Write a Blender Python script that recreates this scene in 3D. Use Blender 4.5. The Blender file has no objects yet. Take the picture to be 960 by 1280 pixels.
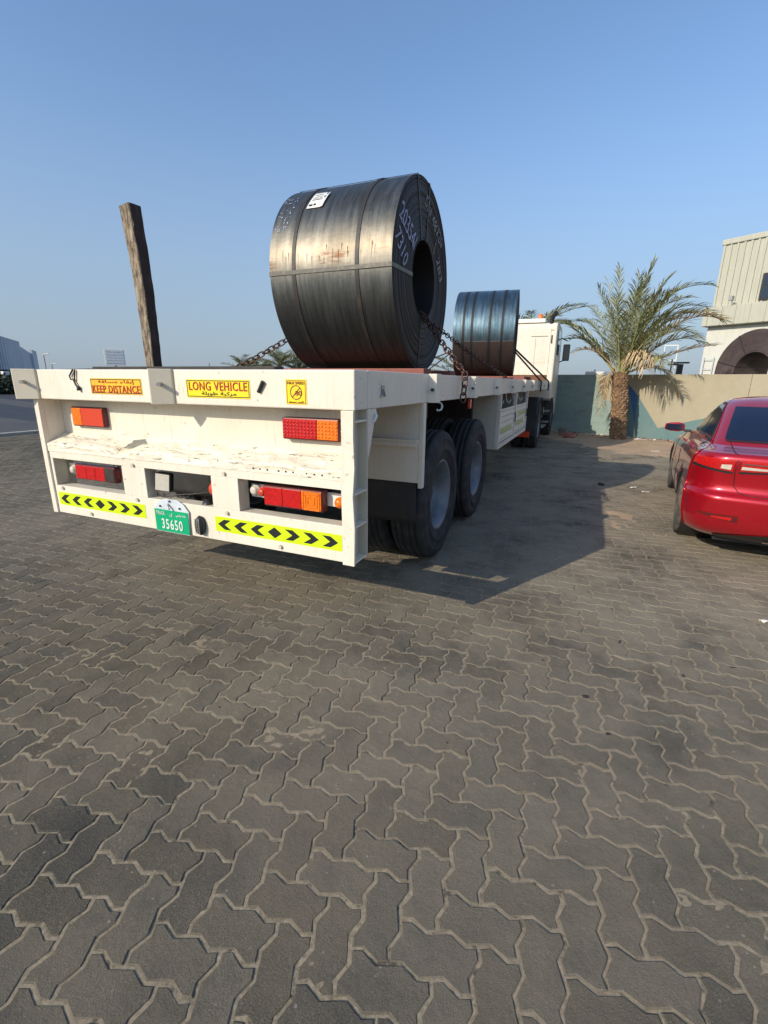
import bpy, bmesh, math, random
from math import sin, cos, pi, radians, sqrt, hypot, atan2
from mathutils import Vector, Matrix, noise
import numpy as np
random.seed(7)
R = random.Random(11)
SC = bpy.context.scene
COL = SC.collection

# ------------------------------------------------------------------ camera
cam_d = bpy.data.cameras.new("camera")
cam = bpy.data.objects.new("camera", cam_d); COL.objects.link(cam)
cam_d.sensor_fit = 'HORIZONTAL'; cam_d.sensor_width = 36.0
cam_d.lens = 580.09 / 960 * 36
cam_d.clip_start = 0.05; cam_d.clip_end = 3000
CP = Vector((0.9891, -1.9514, 1.4036))
_pit, _yaw, _rol = -0.2741, -0.4048, 0.0114
_F = Vector((sin(_yaw)*cos(_pit), cos(_yaw)*cos(_pit), sin(_pit)))
_R = _F.cross(Vector((0, 0, 1))).normalized(); _U = _R.cross(_F)
_R2 = _R*cos(_rol)+_U*sin(_rol); _U2 = _U*cos(_rol)-_R*sin(_rol)
cam.matrix_world = Matrix(((_R2.x, _U2.x, -_F.x, CP.x), (_R2.y, _U2.y, -_F.y, CP.y), (_R2.z, _U2.z, -_F.z, CP.z), (0, 0, 0, 1)))
SC.camera = cam
SC.render.resolution_x = 768; SC.render.resolution_y = 1024

# ------------------------------------------------------------------ light
SUN = Vector((-0.8775, -1.664, 1.0)).normalized()
elev = math.asin(SUN.z); azim = atan2(SUN.x, SUN.y)
w = bpy.data.worlds.new("World"); SC.world = w; w.use_nodes = True
wn = w.node_tree; wn.nodes.clear()
sky = wn.nodes.new('ShaderNodeTexSky'); sky.sky_type = 'NISHITA'; sky.sun_disc = False
sky.sun_elevation = elev; sky.sun_rotation = azim
sky.altitude = 0; sky.air_density = 1.0; sky.dust_density = 1.2; sky.ozone_density = 3.0
bg = wn.nodes.new('ShaderNodeBackground'); bg.inputs['Strength'].default_value = 0.15
wo = wn.nodes.new('ShaderNodeOutputWorld')
tint = wn.nodes.new('ShaderNodeMix'); tint.data_type = 'RGBA'; tint.blend_type = 'MULTIPLY'; tint.inputs[0].default_value = 1.0
tint.inputs[7].default_value = (1.14, 1.26, 1.33, 1)
wn.links.new(sky.outputs[0], tint.inputs[6])
# the dusty haze that greys the lowest part of the sky all the way round
wg = wn.nodes.new('ShaderNodeTexCoord'); wsx = wn.nodes.new('ShaderNodeSeparateXYZ'); wn.links.new(wg.outputs['Generated'], wsx.inputs[0])
wr = wn.nodes.new('ShaderNodeValToRGB'); wr.color_ramp.interpolation = 'EASE'
wr.color_ramp.elements[0].position = 0.0; wr.color_ramp.elements[0].color = (.85, .85, .85, 1)
wr.color_ramp.elements[1].position = .50; wr.color_ramp.elements[1].color = (.08, .08, .08, 1)
wn.links.new(wsx.outputs['Z'], wr.inputs[0])
hz = wn.nodes.new('ShaderNodeMix'); hz.data_type = 'RGBA'; wn.links.new(wr.outputs[0], hz.inputs[0])
wn.links.new(tint.outputs[2], hz.inputs[6]); hz.inputs[7].default_value = (2.10, 2.55, 3.15, 1)
wn.links.new(hz.outputs[2], bg.inputs[0]); wn.links.new(bg.outputs[0], wo.inputs[0])
sd = bpy.data.lights.new("sun", 'SUN'); sd.energy = 3.8; sd.angle = radians(0.5); sd.color = (1.0, 0.90, 0.74)
sun = bpy.data.objects.new("sun", sd); COL.objects.link(sun)
sun.location = (-10, -20, 15); sun.rotation_euler = SUN.to_track_quat('Z', 'Y').to_euler()
SC.view_settings.view_transform = 'Standard'; SC.view_settings.look = 'None'
SC.view_settings.exposure = 0.1; SC.view_settings.gamma = 1.0

# ------------------------------------------------------------------ materials
def nodes_of(name):
    m = bpy.data.materials.new(name); m.use_nodes = True
    nt = m.node_tree; return m, nt, nt.nodes['Principled BSDF']
def rgba(c): return (c[0], c[1], c[2], 1)
def tex_noise(nt, scale, detail=6, rough=.6, vec=None, stretch=None, dist=0):
    n = nt.nodes.new('ShaderNodeTexNoise'); n.inputs['Scale'].default_value = scale
    n.inputs['Detail'].default_value = detail; n.inputs['Roughness'].default_value = rough
    n.inputs['Distortion'].default_value = dist
    tc = nt.nodes.new('ShaderNodeTexCoord')
    src = tc.outputs['Object'] if vec is None else vec
    if stretch:
        mp = nt.nodes.new('ShaderNodeMapping'); mp.inputs['Scale'].default_value = stretch
        nt.links.new(src, mp.inputs[0]); src = mp.outputs[0]
    nt.links.new(src, n.inputs['Vector'])
    return n
def ramp(nt, src, lo, hi, a=(0, 0, 0), b=(1, 1, 1)):
    r = nt.nodes.new('ShaderNodeValToRGB'); r.color_ramp.elements[0].position = lo; r.color_ramp.elements[1].position = hi
    r.color_ramp.elements[0].color = rgba(a); r.color_ramp.elements[1].color = rgba(b)
    nt.links.new(src, r.inputs[0]); return r
def mix(nt, fac, a, b, mode='MIX'):
    m = nt.nodes.new('ShaderNodeMix'); m.data_type = 'RGBA'; m.blend_type = mode
    if isinstance(fac, (int, float)): m.inputs[0].default_value = fac
    else: nt.links.new(fac, m.inputs[0])
    for i, v in ((6, a), (7, b)):
        if isinstance(v, tuple): m.inputs[i].default_value = rgba(v)
        else: nt.links.new(v, m.inputs[i])
    return m.outputs[2]
def math_n(nt, op, a, b=0.0):
    m = nt.nodes.new('ShaderNodeMath'); m.operation = op
    for i, v in ((0, a), (1, b)):
        if isinstance(v, (int, float)): m.inputs[i].default_value = v
        else: nt.links.new(v, m.inputs[i])
    return m.outputs[0]
def bump(nt, bs, src, strength, dist=.01, chain=None):
    b = nt.nodes.new('ShaderNodeBump'); b.inputs['Strength'].default_value = strength; b.inputs['Distance'].default_value = dist
    nt.links.new(src, b.inputs['Height'])
    if chain is not None: nt.links.new(chain, b.inputs['Normal'])
    nt.links.new(b.outputs[0], bs.inputs['Normal']); return b.outputs[0]
def mat(name, c, rough=.6, metal=0., layers=(), bmp=None, spec=.5, coat=0., rvar=0.):
    """layers: (colour, scale, lo, hi, stretch|None, amount)"""
    m, nt, bs = nodes_of(name)
    col = None
    cur = rgba(c)[:3]
    for L in layers:
        c2, sc, lo, hi, st, am = L
        n = tex_noise(nt, sc, 7, .62, stretch=st)
        f = ramp(nt, n.outputs['Fac'], lo, hi)
        fa = math_n(nt, 'MULTIPLY', f.outputs[0], am)
        cur = mix(nt, fa, tuple(cur) if isinstance(cur, tuple) else cur, c2)
    if isinstance(cur, tuple): bs.inputs['Base Color'].default_value = rgba(cur)
    else: nt.links.new(cur, bs.inputs['Base Color'])
    bs.inputs['Roughness'].default_value = rough; bs.inputs['Metallic'].default_value = metal
    bs.inputs['Specular IOR Level'].default_value = spec
    if rvar:
        n = tex_noise(nt, 9, 5); r = nt.nodes.new('ShaderNodeMapRange')
        r.inputs[3].default_value = max(.02, rough-rvar); r.inputs[4].default_value = min(1, rough+rvar)
        nt.links.new(n.outputs['Fac'], r.inputs[0]); nt.links.new(r.outputs[0], bs.inputs['Roughness'])
    if coat:
        bs.inputs['Coat Weight'].default_value = coat; bs.inputs['Coat Roughness'].default_value = .04
    if bmp:
        sc, st, di = bmp[:3]; n = tex_noise(nt, sc, 8, .65, stretch=bmp[3] if len(bmp) > 3 else None)
        bump(nt, bs, n.outputs['Fac'], st, di)
    return m
M = {}
CREAM = (0.79, 0.72, 0.60)
M['cream'] = mat('cream_paint', CREAM, .42, layers=[((.66, .58, .44), .9, .42, .70, None, .45), ((.42, .30, .19), 9, .60, .70, (5, 5, .45), .40), ((.24, .17, .12), 60, .68, .73, None, .7), ((.60, .50, .36), 2.2, .50, .75, None, .35), ((.30, .20, .12), 22, .63, .70, None, .6), ((.55, .47, .35), 3, .5, .8, (14, 14, .8), .35)], bmp=(7, .18, .012), rvar=.12)
M['cream_worn'] = mat('cream_paint_scraped', (.78, .71, .56), .55, layers=[((.52, .44, .33), 5, .52, .74, (1, 2, 2), .5), ((.10, .07, .05), 22, .60, .65, (.6, 2.4, 2.4), .85), ((.86, .84, .78), 9, .62, .70, None, .3), ((.44, .41, .36), 3.0, .54, .66, (.8, 2, 2), .6), ((.20, .17, .14), 40, .60, .64, (.5, 2, 2), .5)], bmp=(11, .5, .02))
M['cream_old'] = mat('aged_cream_paint', (.62, .56, .44), .5, layers=[((.36, .28, .20), 5, .5, .8, None, .5), ((.20, .12, .07), 35, .66, .74, None, .6)], bmp=(9, .2, .01))
M['steel_dark'] = mat('dark_steel', (.035, .033, .032), .55, .3, layers=[((.10, .06, .04), 9, .5, .75, None, .7)], bmp=(40, .2, .004))
M['chain'] = mat('rusty_chain_steel', (.07, .05, .045), .5, .75, layers=[((.22, .09, .05), 14, .42, .62, None, .8)], bmp=(80, .3, .003))
M['rubber'] = mat('tyre_rubber', (.022, .022, .023), .82, layers=[((.085, .075, .065), 9, .45, .75, None, .7)], bmp=(90, .25, .003))
M['rubber_flap'] = mat('mudflap_rubber', (.028, .027, .027), .7, layers=[((.07, .065, .06), 4, .5, .8, None, .7)], bmp=(30, .2, .004))
M['rim'] = mat('grey_rim_steel', (.20, .22, .24), .5, .35, layers=[((.12, .10, .09), 8, .45, .75, None, .7)], bmp=(30, .15, .003))
M['hub'] = mat('hub_grease', (.06, .05, .045), .5, .4, layers=[((.2, .12, .07), 12, .5, .7, None, .6)])
M['yellow'] = mat('sticker_yellow', (.86, .68, .01), .45, layers=[((.72, .42, .02), 9, .5, .8, None, .5)])
M['orange_yellow'] = mat('sticker_amber', (.84, .50, .015), .5, layers=[((.80, .30, .03), 12, .42, .7, None, .6)])
M['lime'] = mat('reflective_lime', (.62, .86, .01), .4, layers=[((.5, .7, .02), 14, .5, .8, None, .5)])
M['limedirty'] = mat('faded_lime', (.40, .50, .04), .6, layers=[((.55, .52, .38), 20, .4, .6, None, .8)])
M['black'] = mat('black_print', (.012, .012, .012), .5)
M['redprint'] = mat('red_print', (.42, .02, .015), .5)
M['maroon'] = mat('maroon_print', (.25, .02, .02), .5)
M['redlens'] = mat('red_lens', (.55, .012, .012), .18, coat=.6, layers=[((.32, .01, .01), 60, .45, .6, None, .6)])
M['redlens2'] = mat('faded_red_lens', (.62, .055, .02), .28, coat=.4, layers=[((.5, .06, .03), 5, .5, .7, None, .5)])
M['amberlens'] = mat('amber_lens', (.85, .20, .01), .2, coat=.5, layers=[((.6, .09, .005), 60, .45, .6, None, .6)])
M['whitelens'] = mat('milky_lens', (.62, .58, .50), .25, coat=.3, layers=[((.4, .33, .22), 20, .5, .7, None, .5)])
M['lamp_body'] = mat('lamp_housing', (.10, .012, .012), .4)
M['plategreen'] = mat('plate_green', (.0, .37, .16), .4, layers=[((.01, .28, .14), 20, .5, .8, None, .4)])
M['platewhite'] = mat('plate_silver', (.62, .66, .70), .4, layers=[((.35, .37, .40), 12, .5, .75, None, .6)])
M['white'] = mat('white_paint', (.78, .77, .73), .5, layers=[((.5, .45, .36), 6, .5, .8, None, .4)])
M['galv'] = mat('galvanised', (.40, .40, .38), .4, .6, layers=[((.2, .17, .14), 12, .5, .75, None, .6)])
M['brickred'] = mat('red_painted_timber', (.27, .085, .06), .75, layers=[((.20, .07, .05), 10, .45, .7, (1, 6, 6), .7)], bmp=(30, .4, .006))
M['rust'] = mat('rusted_steel', (.14, .055, .032), .8, layers=[((.06, .03, .022), 7, .4, .7, None, .8)], bmp=(40, .4, .004))
M['wood_dark'] = mat('brown_plank', (.20, .085, .035), .7, layers=[((.08, .035, .02), 8, .4, .7, (1, 10, 10), .8)], bmp=(30, .4, .005, (1, 8, 8)))
M['deck'] = mat('deck_plate', (.07, .062, .055), .8, layers=[((.11, .075, .055), 3, .4, .7, None, .7)], bmp=(20, .3, .005))
M['glass_dark'] = mat('tinted_glass', (.012, .018, .035), .05, coat=.2, spec=.8)
M['glass_blue'] = mat('blue_tinted_glass', (.008, .013, .035), .06, coat=.0, spec=.45)
M['chrome'] = mat('chrome', (.75, .75, .76), .12, 1.0)
M['plastic'] = mat('black_plastic', (.02, .02, .021), .45, bmp=(60, .1, .002))
M['concrete'] = mat('concrete', (.36, .33, .28), .85, layers=[((.22, .2, .17), 3, .45, .75, None, .6)], bmp=(25, .4, .01))
M['cloth'] = mat('white_cloth', (.7, .68, .62), .9)
M['litter'] = mat('litter_paper', (.66, .62, .54), .9)
M['strap_grey'] = mat('grey_steel_strap', (.10, .095, .085), .5, .6, layers=[((.20, .17, .13), 20, .5, .65, None, .7)])
M['strap'] = mat('webbing_strap', (.03, .035, .045), .8)
M['chalk'] = mat('chalk_marker', (.46, .49, .64), .9, layers=[((.10, .10, .13), 60, .45, .58, None, .75)])
M['chalk_pale'] = mat('worn_chalk_marker', (.45, .42, .40), .9, layers=[((.05, .05, .05), 50, .42, .58, None, .9)])

# ------------------------------------------------------------------ building helpers
WM = {}
def wmat(o): return WM.get(o.name, Matrix.Identity(4))
def tag(o, label=None, cat=None, group=None, kind=None):
    if label: o['label'] = label
    if cat: o['category'] = cat
    if group: o['group'] = group
    if kind: o['kind'] = kind
    return o
def empty(name, loc=(0, 0, 0), rz=0., label=None, cat=None, group=None, kind=None):
    o = bpy.data.objects.new(name, None); COL.objects.link(o); o.empty_display_size = .2
    o.location = loc; o.rotation_euler = (0, 0, rz)
    WM[o.name] = Matrix.Translation(loc) @ Matrix.Rotation(rz, 4, 'Z')
    return tag(o, label, cat, group, kind)
def link(me, name, parent=None, loc=None, rot=None):
    o = bpy.data.objects.new(name, me); COL.objects.link(o)
    if parent is not None:
        o.parent = parent
    if loc is not None: o.location = loc
    if rot is not None: o.rotation_euler = rot
    WM[o.name] = (wmat(parent) if parent is not None else Matrix.Identity(4)) @ Matrix.LocRotScale(Vector(loc) if loc is not None else Vector(), None if rot is None else __import__('mathutils').Euler(rot), None)
    return o
class MB:
    def __init__(s): s.v = []; s.f = []; s.sm = []
    def add(s, vs, fs, smooth=False):
        b = len(s.v); s.v += [tuple(v) for v in vs]; s.f += [tuple(i+b for i in f) for f in fs]; s.sm += [smooth]*len(fs); return s
    def box(s, a, b, m=None):
        x0, y0, z0 = [min(a[i], b[i]) for i in range(3)]; x1, y1, z1 = [max(a[i], b[i]) for i in range(3)]
        vs = [(x0, y0, z0), (x1, y0, z0), (x1, y1, z0), (x0, y1, z0), (x0, y0, z1), (x1, y0, z1), (x1, y1, z1), (x0, y1, z1)]
        if m is not None: vs = [m @ Vector(v) for v in vs]
        return s.add(vs, [(0, 3, 2, 1), (4, 5, 6, 7), (0, 1, 5, 4), (1, 2, 6, 5), (2, 3, 7, 6), (3, 0, 4, 7)])
    def prism(s, pts, d, caps=True):
        """pts: 3D polygon, d: extrusion vector"""
        n = len(pts); d = Vector(d); vs = [Vector(p) for p in pts]+[Vector(p)+d for p in pts]
        nrm = Vector((0, 0, 0))
        for i in range(n): nrm += vs[i].cross(vs[(i+1) % n])
        flip = nrm.dot(d) > 0
        fs = [(i, (i+1) % n, n+(i+1) % n, n+i) for i in range(n)]
        if caps: fs += [tuple(range(n-1, -1, -1)), tuple(range(n, 2*n))]
        if not flip: fs = [tuple(reversed(f)) for f in fs]
        return s.add(vs, fs)
    def tube(s, path, r, n=8, caps=True, radii=None, smooth=True):
        P = [Vector(p) for p in path]; k = len(P); vs = []
        up = Vector((0, 0, 1)); prev = None
        for i, p in enumerate(P):
            t = (P[min(i+1, k-1)]-P[max(i-1, 0)]).normalized()
            if prev is None:
                a = t.cross(up if abs(t.z) < .9 else Vector((1, 0, 0))).normalized()
            else:
                a = (prev-t*prev.dot(t)).normalized()
            prev = a; b = t.cross(a)
            rr = radii[i] if radii else r
            vs += [p+a*rr*cos(2*pi*j/n)+b*rr*sin(2*pi*j/n) for j in range(n)]
        fs = [(i*n+j, i*n+(j+1) % n, (i+1)*n+(j+1) % n, (i+1)*n+j) for i in range(k-1) for j in range(n)]
        s.add(vs, fs, smooth)
        if caps: s.add([vs[j] for j in range(n)]+[vs[(k-1)*n+j] for j in range(n)], [tuple(range(n-1, -1, -1)), tuple(range(n, 2*n))])
        return s
    def lathe(s, prof, n=32, axis='X', c=(0, 0, 0), closed=False, smooth=True, wob=None):
        """prof: (offset along axis, radius)"""
        vs = []; k = len(prof); c = Vector(c)
        for (o, r) in prof:
            for j in range(n):
                a = 2*pi*j/n; rr = r*(1+(wob(a, o) if wob else 0))
                if axis == 'X': v = (o, rr*cos(a), rr*sin(a))
                elif axis == 'Y': v = (rr*sin(a), o, rr*cos(a))
                else: v = (rr*cos(a), rr*sin(a), o)
                vs.append(c+Vector(v))
        rng = k if closed else k-1
        fs = [(i*n+j, ((i+1) % k)*n+j, ((i+1) % k)*n+(j+1) % n, i*n+(j+1) % n) for i in range(rng) for j in range(n)]
        return s.add(vs, fs, smooth)
    def grid(s, fn, nu, nv, smooth=True):
        vs = [fn(i/nu, j/nv) for i in range(nu+1) for j in range(nv+1)]
        fs = [(i*(nv+1)+j, (i+1)*(nv+1)+j, (i+1)*(nv+1)+j+1, i*(nv+1)+j+1) for i in range(nu) for j in range(nv)]
        return s.add(vs, fs, smooth)
    def mesh(s, name, mt, recalc=False, inv=None):
        me = bpy.data.meshes.new(name)
        vs = s.v if inv is None else [tuple(inv @ Vector(v)) for v in s.v]
        me.from_pydata(vs, [], s.f)
        me.polygons.foreach_set('use_smooth', s.sm)
        if recalc:
            b = bmesh.new(); b.from_mesh(me); bmesh.ops.recalc_face_normals(b, faces=b.faces); b.to_mesh(me); b.free()
        for x in (mt if isinstance(mt, (list, tuple)) else [mt]):
            me.materials.append(M[x] if isinstance(x, str) else x)
        me.update(); return me
    def build(s, name, mt, parent=None, bevel=0., recalc=False, seg=2, world=True):
        """vertices are in world space: they are brought into the parent's own space"""
        inv = wmat(parent).inverted() if (parent is not None and world) else None
        me = s.mesh(name, mt, recalc, inv); o = link(me, name, parent)
        if bevel: bev(o, bevel, seg)
        return o
def bev(o, wd, seg=2):
    b = o.modifiers.new('bevel', 'BEVEL'); b.width = wd; b.segments = seg; b.limit_method = 'ANGLE'; b.angle_limit = radians(35)
    b.harden_normals = False
    return o
_dg = None
def text_obj(name, body, size, mt, parent, origin, xdir, ydir, width=None, height=None, depth=.0015, align='CENTER', bold=0., shear=0., space=1.0):
    cu = bpy.data.curves.new(name, 'FONT'); cu.body = body; cu.size = size; cu.extrude = depth; cu.offset = bold
    cu.space_character = space; cu.align_x = align; cu.align_y = 'CENTER'; cu.shear = shear; cu.resolution_u = 3
    t = bpy.data.objects.new(name+'_tmp', cu); COL.objects.link(t)
    dg = bpy.context.evaluated_depsgraph_get(); me = bpy.data.meshes.new_from_object(t.evaluated_get(dg))
    bpy.data.objects.remove(t); bpy.data.curves.remove(cu)
    n = len(me.vertices)
    if n == 0: return None
    co = np.empty(n*3); me.vertices.foreach_get('co', co); co = co.reshape(-1, 3)
    mn, mx = co.min(0), co.max(0)
    if width: co[:, 0] = (co[:, 0]-(mn[0]+mx[0])/2)*(width/(mx[0]-mn[0]))
    if height: co[:, 1] = (co[:, 1]-(mn[1]+mx[1])/2)*(height/(mx[1]-mn[1]))
    X = Vector(xdir).normalized(); Y = Vector(ydir).normalized(); Z = X.cross(Y)
    A = np.array([X, Y, Z]); co = co @ A+np.array(origin)
    inv = np.array(wmat(parent).inverted()); co = co @ inv[:3, :3].T+inv[:3, 3]
    me.vertices.foreach_set('co', co.ravel()); me.materials.clear(); me.materials.append(M[mt]); me.name = name
    me.update()
    return link(me, name, parent)
def fbm(x, y, z=0., s=1., o=3): return noise.fractal(Vector((x*s, y*s, z*s)), 1.0, 2.0, o)

#@@GROUND
# ------------------------------------------------------------------ the ground: joint sand sheet, interlocking zigzag pavers
m, nt, bs = nodes_of('joint_sand')
geo = nt.nodes.new('ShaderNodeNewGeometry')
n1 = tex_noise(nt, 60, 6, .7, vec=geo.outputs['Position']); n2 = tex_noise(nt, 1.2, 5, .6, vec=geo.outputs['Position'])
c = mix(nt, ramp(nt, n1.outputs['Fac'], .35, .65).outputs[0], (.19, .155, .105), (.36, .30, .21))
c = mix(nt, math_n(nt, 'MULTIPLY', ramp(nt, n2.outputs['Fac'], .45, .65).outputs[0], .7), c, (.30, .235, .17))
n4 = tex_noise(nt, 14, 5, .7, vec=geo.outputs['Position'])
c = mix(nt, math_n(nt, 'MULTIPLY', ramp(nt, n4.outputs['Fac'], .56, .64).outputs[0], .7), c, (.05, .045, .04))
nt.links.new(c, bs.inputs['Base Color']); bs.inputs['Roughness'].default_value = .95; bs.inputs['Specular IOR Level'].default_value = .1
bump(nt, bs, n1.outputs['Fac'], .6, .004); M['joint'] = m

m, nt, bs = nodes_of('concrete_paver')
geo = nt.nodes.new('ShaderNodeNewGeometry'); oi = nt.nodes.new('ShaderNodeObjectInfo')
rnd = math_n(nt, 'FRACT', math_n(nt, 'ADD', geo.outputs['Random Per Island'], oi.outputs['Random']))
pos = geo.outputs['Position']
grain = tex_noise(nt, 260, 4, .8, vec=pos); blot = tex_noise(nt, 5, 6, .65, vec=pos); big = tex_noise(nt, .55, 6, .6, vec=pos)
c = mix(nt, rnd, (.066, .058, .044), (.134, .117, .090))
c = mix(nt, math_n(nt, 'MULTIPLY', ramp(nt, math_n(nt, 'FRACT', math_n(nt, 'MULTIPLY', rnd, 7.3)), .86, .9).outputs[0], .6), c, (.040, .041, .041))
c = mix(nt, ramp(nt, grain.outputs['Fac'], .44, .72).outputs[0], c, mix(nt, .42, c, (.40, .34, .24)))
c = mix(nt, math_n(nt, 'MULTIPLY', ramp(nt, grain.outputs['Fac'], .46, .30).outputs[0], 0.0), c, (.02, .02, .02))
c = mix(nt, math_n(nt, 'MULTIPLY', ramp(nt, blot.outputs['Fac'], .50, .70).outputs[0], .6), c, (.058, .056, .052))
c = mix(nt, math_n(nt, 'MULTIPLY', ramp(nt, big.outputs['Fac'], .47, .62).outputs[0], .40), c, (.25, .205, .150))
oil = tex_noise(nt, 1.1, 4, .55, vec=pos, dist=.6)
c = mix(nt, math_n(nt, 'MULTIPLY', ramp(nt, oil.outputs['Fac'], .60, .72).outputs[0], .55), c, (.045, .043, .041))
chp = tex_noise(nt, 38, 3, .6, vec=pos)
c = mix(nt, math_n(nt, 'MULTIPLY', ramp(nt, chp.outputs['Fac'], .68, .71).outputs[0], .5), c, (.26, .235, .20))
# blown sand; its ramp also paints the foreground darker, like lens falloff
sx = nt.nodes.new('ShaderNodeSeparateXYZ'); nt.links.new(pos, sx.inputs[0])
mr = nt.nodes.new('ShaderNodeMapRange'); mr.inputs[1].default_value = -1.2; mr.inputs[2].default_value = 1.3; nt.links.new(sx.outputs['Y'], mr.inputs[0])
mr2 = nt.nodes.new('ShaderNodeMapRange'); mr2.inputs[1].default_value = -9; mr2.inputs[2].default_value = 1.5; nt.links.new(sx.outputs['X'], mr2.inputs[0])
dn = tex_noise(nt, 1.6, 7, .7, vec=pos)
dm = math_n(nt, 'MULTIPLY', math_n(nt, 'MULTIPLY', mr.outputs[0], mr2.outputs[0]), ramp(nt, dn.outputs['Fac'], .33, .55).outputs[0])
c = mix(nt, math_n(nt, 'MULTIPLY', dm, .72), c, (.33, .28, .205))
spot = tex_noise(nt, 9, 2, .5, vec=pos)
c = mix(nt, math_n(nt, 'MULTIPLY', ramp(nt, spot.outputs['Fac'], .745, .765).outputs[0], .8), c, (.02, .019, .02))
vo = nt.nodes.new('ShaderNodeTexVoronoi'); vo.inputs['Scale'].default_value = 34; nt.links.new(pos, vo.inputs['Vector'])
vs_ = nt.nodes.new('ShaderNodeSeparateColor'); nt.links.new(vo.outputs['Color'], vs_.inputs[0])
fl = math_n(nt, 'MULTIPLY', ramp(nt, vo.outputs['Distance'], .10, .16, (1, 1, 1), (0, 0, 0)).outputs[0], math_n(nt, 'GREATER_THAN', vs_.outputs[0], .82))
c = mix(nt, math_n(nt, 'MULTIPLY', fl, .55), c, (.34, .30, .25))
nt.links.new(c, bs.inputs['Base Color']); bs.inputs['Roughness'].default_value = .9; bs.inputs['Specular IOR Level'].default_value = .12
b1 = bump(nt, bs, grain.outputs['Fac'], .8, .0035); bump(nt, bs, blot.outputs['Fac'], .5, .02, b1); M['paver'] = m

m, nt, bs = nodes_of('yard_ground')
geo = nt.nodes.new('ShaderNodeNewGeometry'); pos = geo.outputs['Position']
a_ = tex_noise(nt, .08, 6, .6, vec=pos); b_ = tex_noise(nt, 30, 6, .7, vec=pos)
c = mix(nt, ramp(nt, a_.outputs['Fac'], .4, .6).outputs[0], (.20, .16, .12), (.28, .22, .16))
c = mix(nt, ramp(nt, b_.outputs['Fac'], .4, .7).outputs[0], c, (.16, .13, .10))
nt.links.new(c, bs.inputs['Base Color']); bs.inputs['Roughness'].default_value = .95; M['yard'] = m
M['asphalt'] = mat('asphalt', (.060, .060, .062), .85, layers=[((.10, .095, .09), .5, .4, .65, None, .7), ((.03, .03, .032), 40, .5, .7, None, .5)], bmp=(120, .4, .006))
M['asphalt_dark'] = mat('dark_road_band', (.026, .028, .034), .7, layers=[((.045, .045, .05), 1.5, .4, .65, None, .7)], bmp=(120, .4, .006))
M['sand'] = mat('blown_sand', (.47, .33, .21), .95, layers=[((.31, .22, .14), 2.2, .42, .68, None, .8), ((.17, .13, .10), 14, .54, .7, None, .6), ((.50, .37, .24), 5, .55, .7, None, .5)], bmp=(50, .6, .01))

gr = MB(); gr.add([(-900, -600, -.03), (900, -600, -.03), (900, 1200, -.03), (-900, 1200, -.03)], [(0, 1, 2, 3)])
ground = gr.build('ground', 'yard'); tag(ground, kind='structure')
KX = -12.2
UNIT = .1042; ANG = radians(6.0)
E1 = Vector((cos(ANG), sin(ANG), 0))*UNIT; E2 = Vector((-sin(ANG), cos(ANG), 0))*UNIT
ORG = Vector((.670, -.987, 0))-3*E1-1*E2
# sand in the joints: a flat sheet, and near the camera an uneven one that here and there spills over the paver edges
GX0, GX1, GY0, GY1 = -3.2, 3.6, -1.7, 2.6
jb = MB(); ZS = -.0022
for (a0, b0, a1, b1) in ((KX+.1, -7, 9, GY0), (KX+.1, GY1, 9, 16), (KX+.1, GY0, GX0, GY1), (GX1, GY0, 9, GY1)):
    jb.add([(a0, b0, ZS), (a1, b0, ZS), (a1, b1, ZS), (a0, b1, ZS)], [(0, 1, 2, 3)])
paving = jb.build('pavement', 'joint'); tag(paving, kind='structure')
nr = np.random.RandomState(5); gx, gy = 620, 392
def lattice(nx, ny, cx, cy):
    g = nr.randn(cy+2, cx+2); X = np.linspace(0, cx-.001, nx); Y = np.linspace(0, cy-.001, ny)
    xi, yi = X.astype(int), Y.astype(int); fx, fy = X-xi, Y-yi; fx = fx*fx*(3-2*fx); fy = (fy*fy*(3-2*fy))[:, None]
    return (g[yi][:, xi]*(1-fx)+g[yi][:, xi+1]*fx)*(1-fy)+(g[yi+1][:, xi]*(1-fx)+g[yi+1][:, xi+1]*fx)*fy
hgt = .35*lattice(gx, gy, 60, 38)+.55*lattice(gx, gy, 250, 160)+.75*lattice(gx, gy, 520, 330)
xs_, ys_ = np.linspace(GX0, GX1, gx), np.linspace(GY0, GY1, gy)
XX, YY = np.meshgrid(xs_, ys_); ed = np.minimum(np.minimum(XX-GX0, GX1-XX), np.minimum(YY-GY0, GY1-YY)); ed = np.clip(ed*4, 0, 1)
co = np.stack([XX, YY, ZS-.0002*ed+.00095*hgt*ed], -1).reshape(-1, 3)
idx = np.arange(gx*gy).reshape(gy, gx); q = np.stack([idx[:-1, :-1], idx[:-1, 1:], idx[1:, 1:], idx[1:, :-1]], -1).reshape(-1, 4)
me = bpy.data.meshes.new('joint_sand'); me.vertices.add(len(co)); me.vertices.foreach_set('co', co.ravel())
me.loops.add(q.size); me.loops.foreach_set('vertex_index', q.ravel().astype(np.int32)); me.polygons.add(len(q))
me.polygons.foreach_set('loop_start', np.arange(0, q.size, 4, dtype=np.int32)); me.update(calc_edges=True); me.materials.append(M['joint'])
tag(link(me, 'joint_sand', paving), kind='stuff')
H_ = .093
def edge(a, b):
    """points of one zigzag joint from a towards b (lattice units), without b"""
    ax, ay = a; bx, by = b; dx, dy = bx-ax, by-ay; nx, ny = -dy, dx
    return [(ax, ay), (ax+dx*.29+nx*H_, ay+dy*.29+ny*H_), (ax+dx*.71-nx*H_, ay+dy*.71-ny*H_)]
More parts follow.
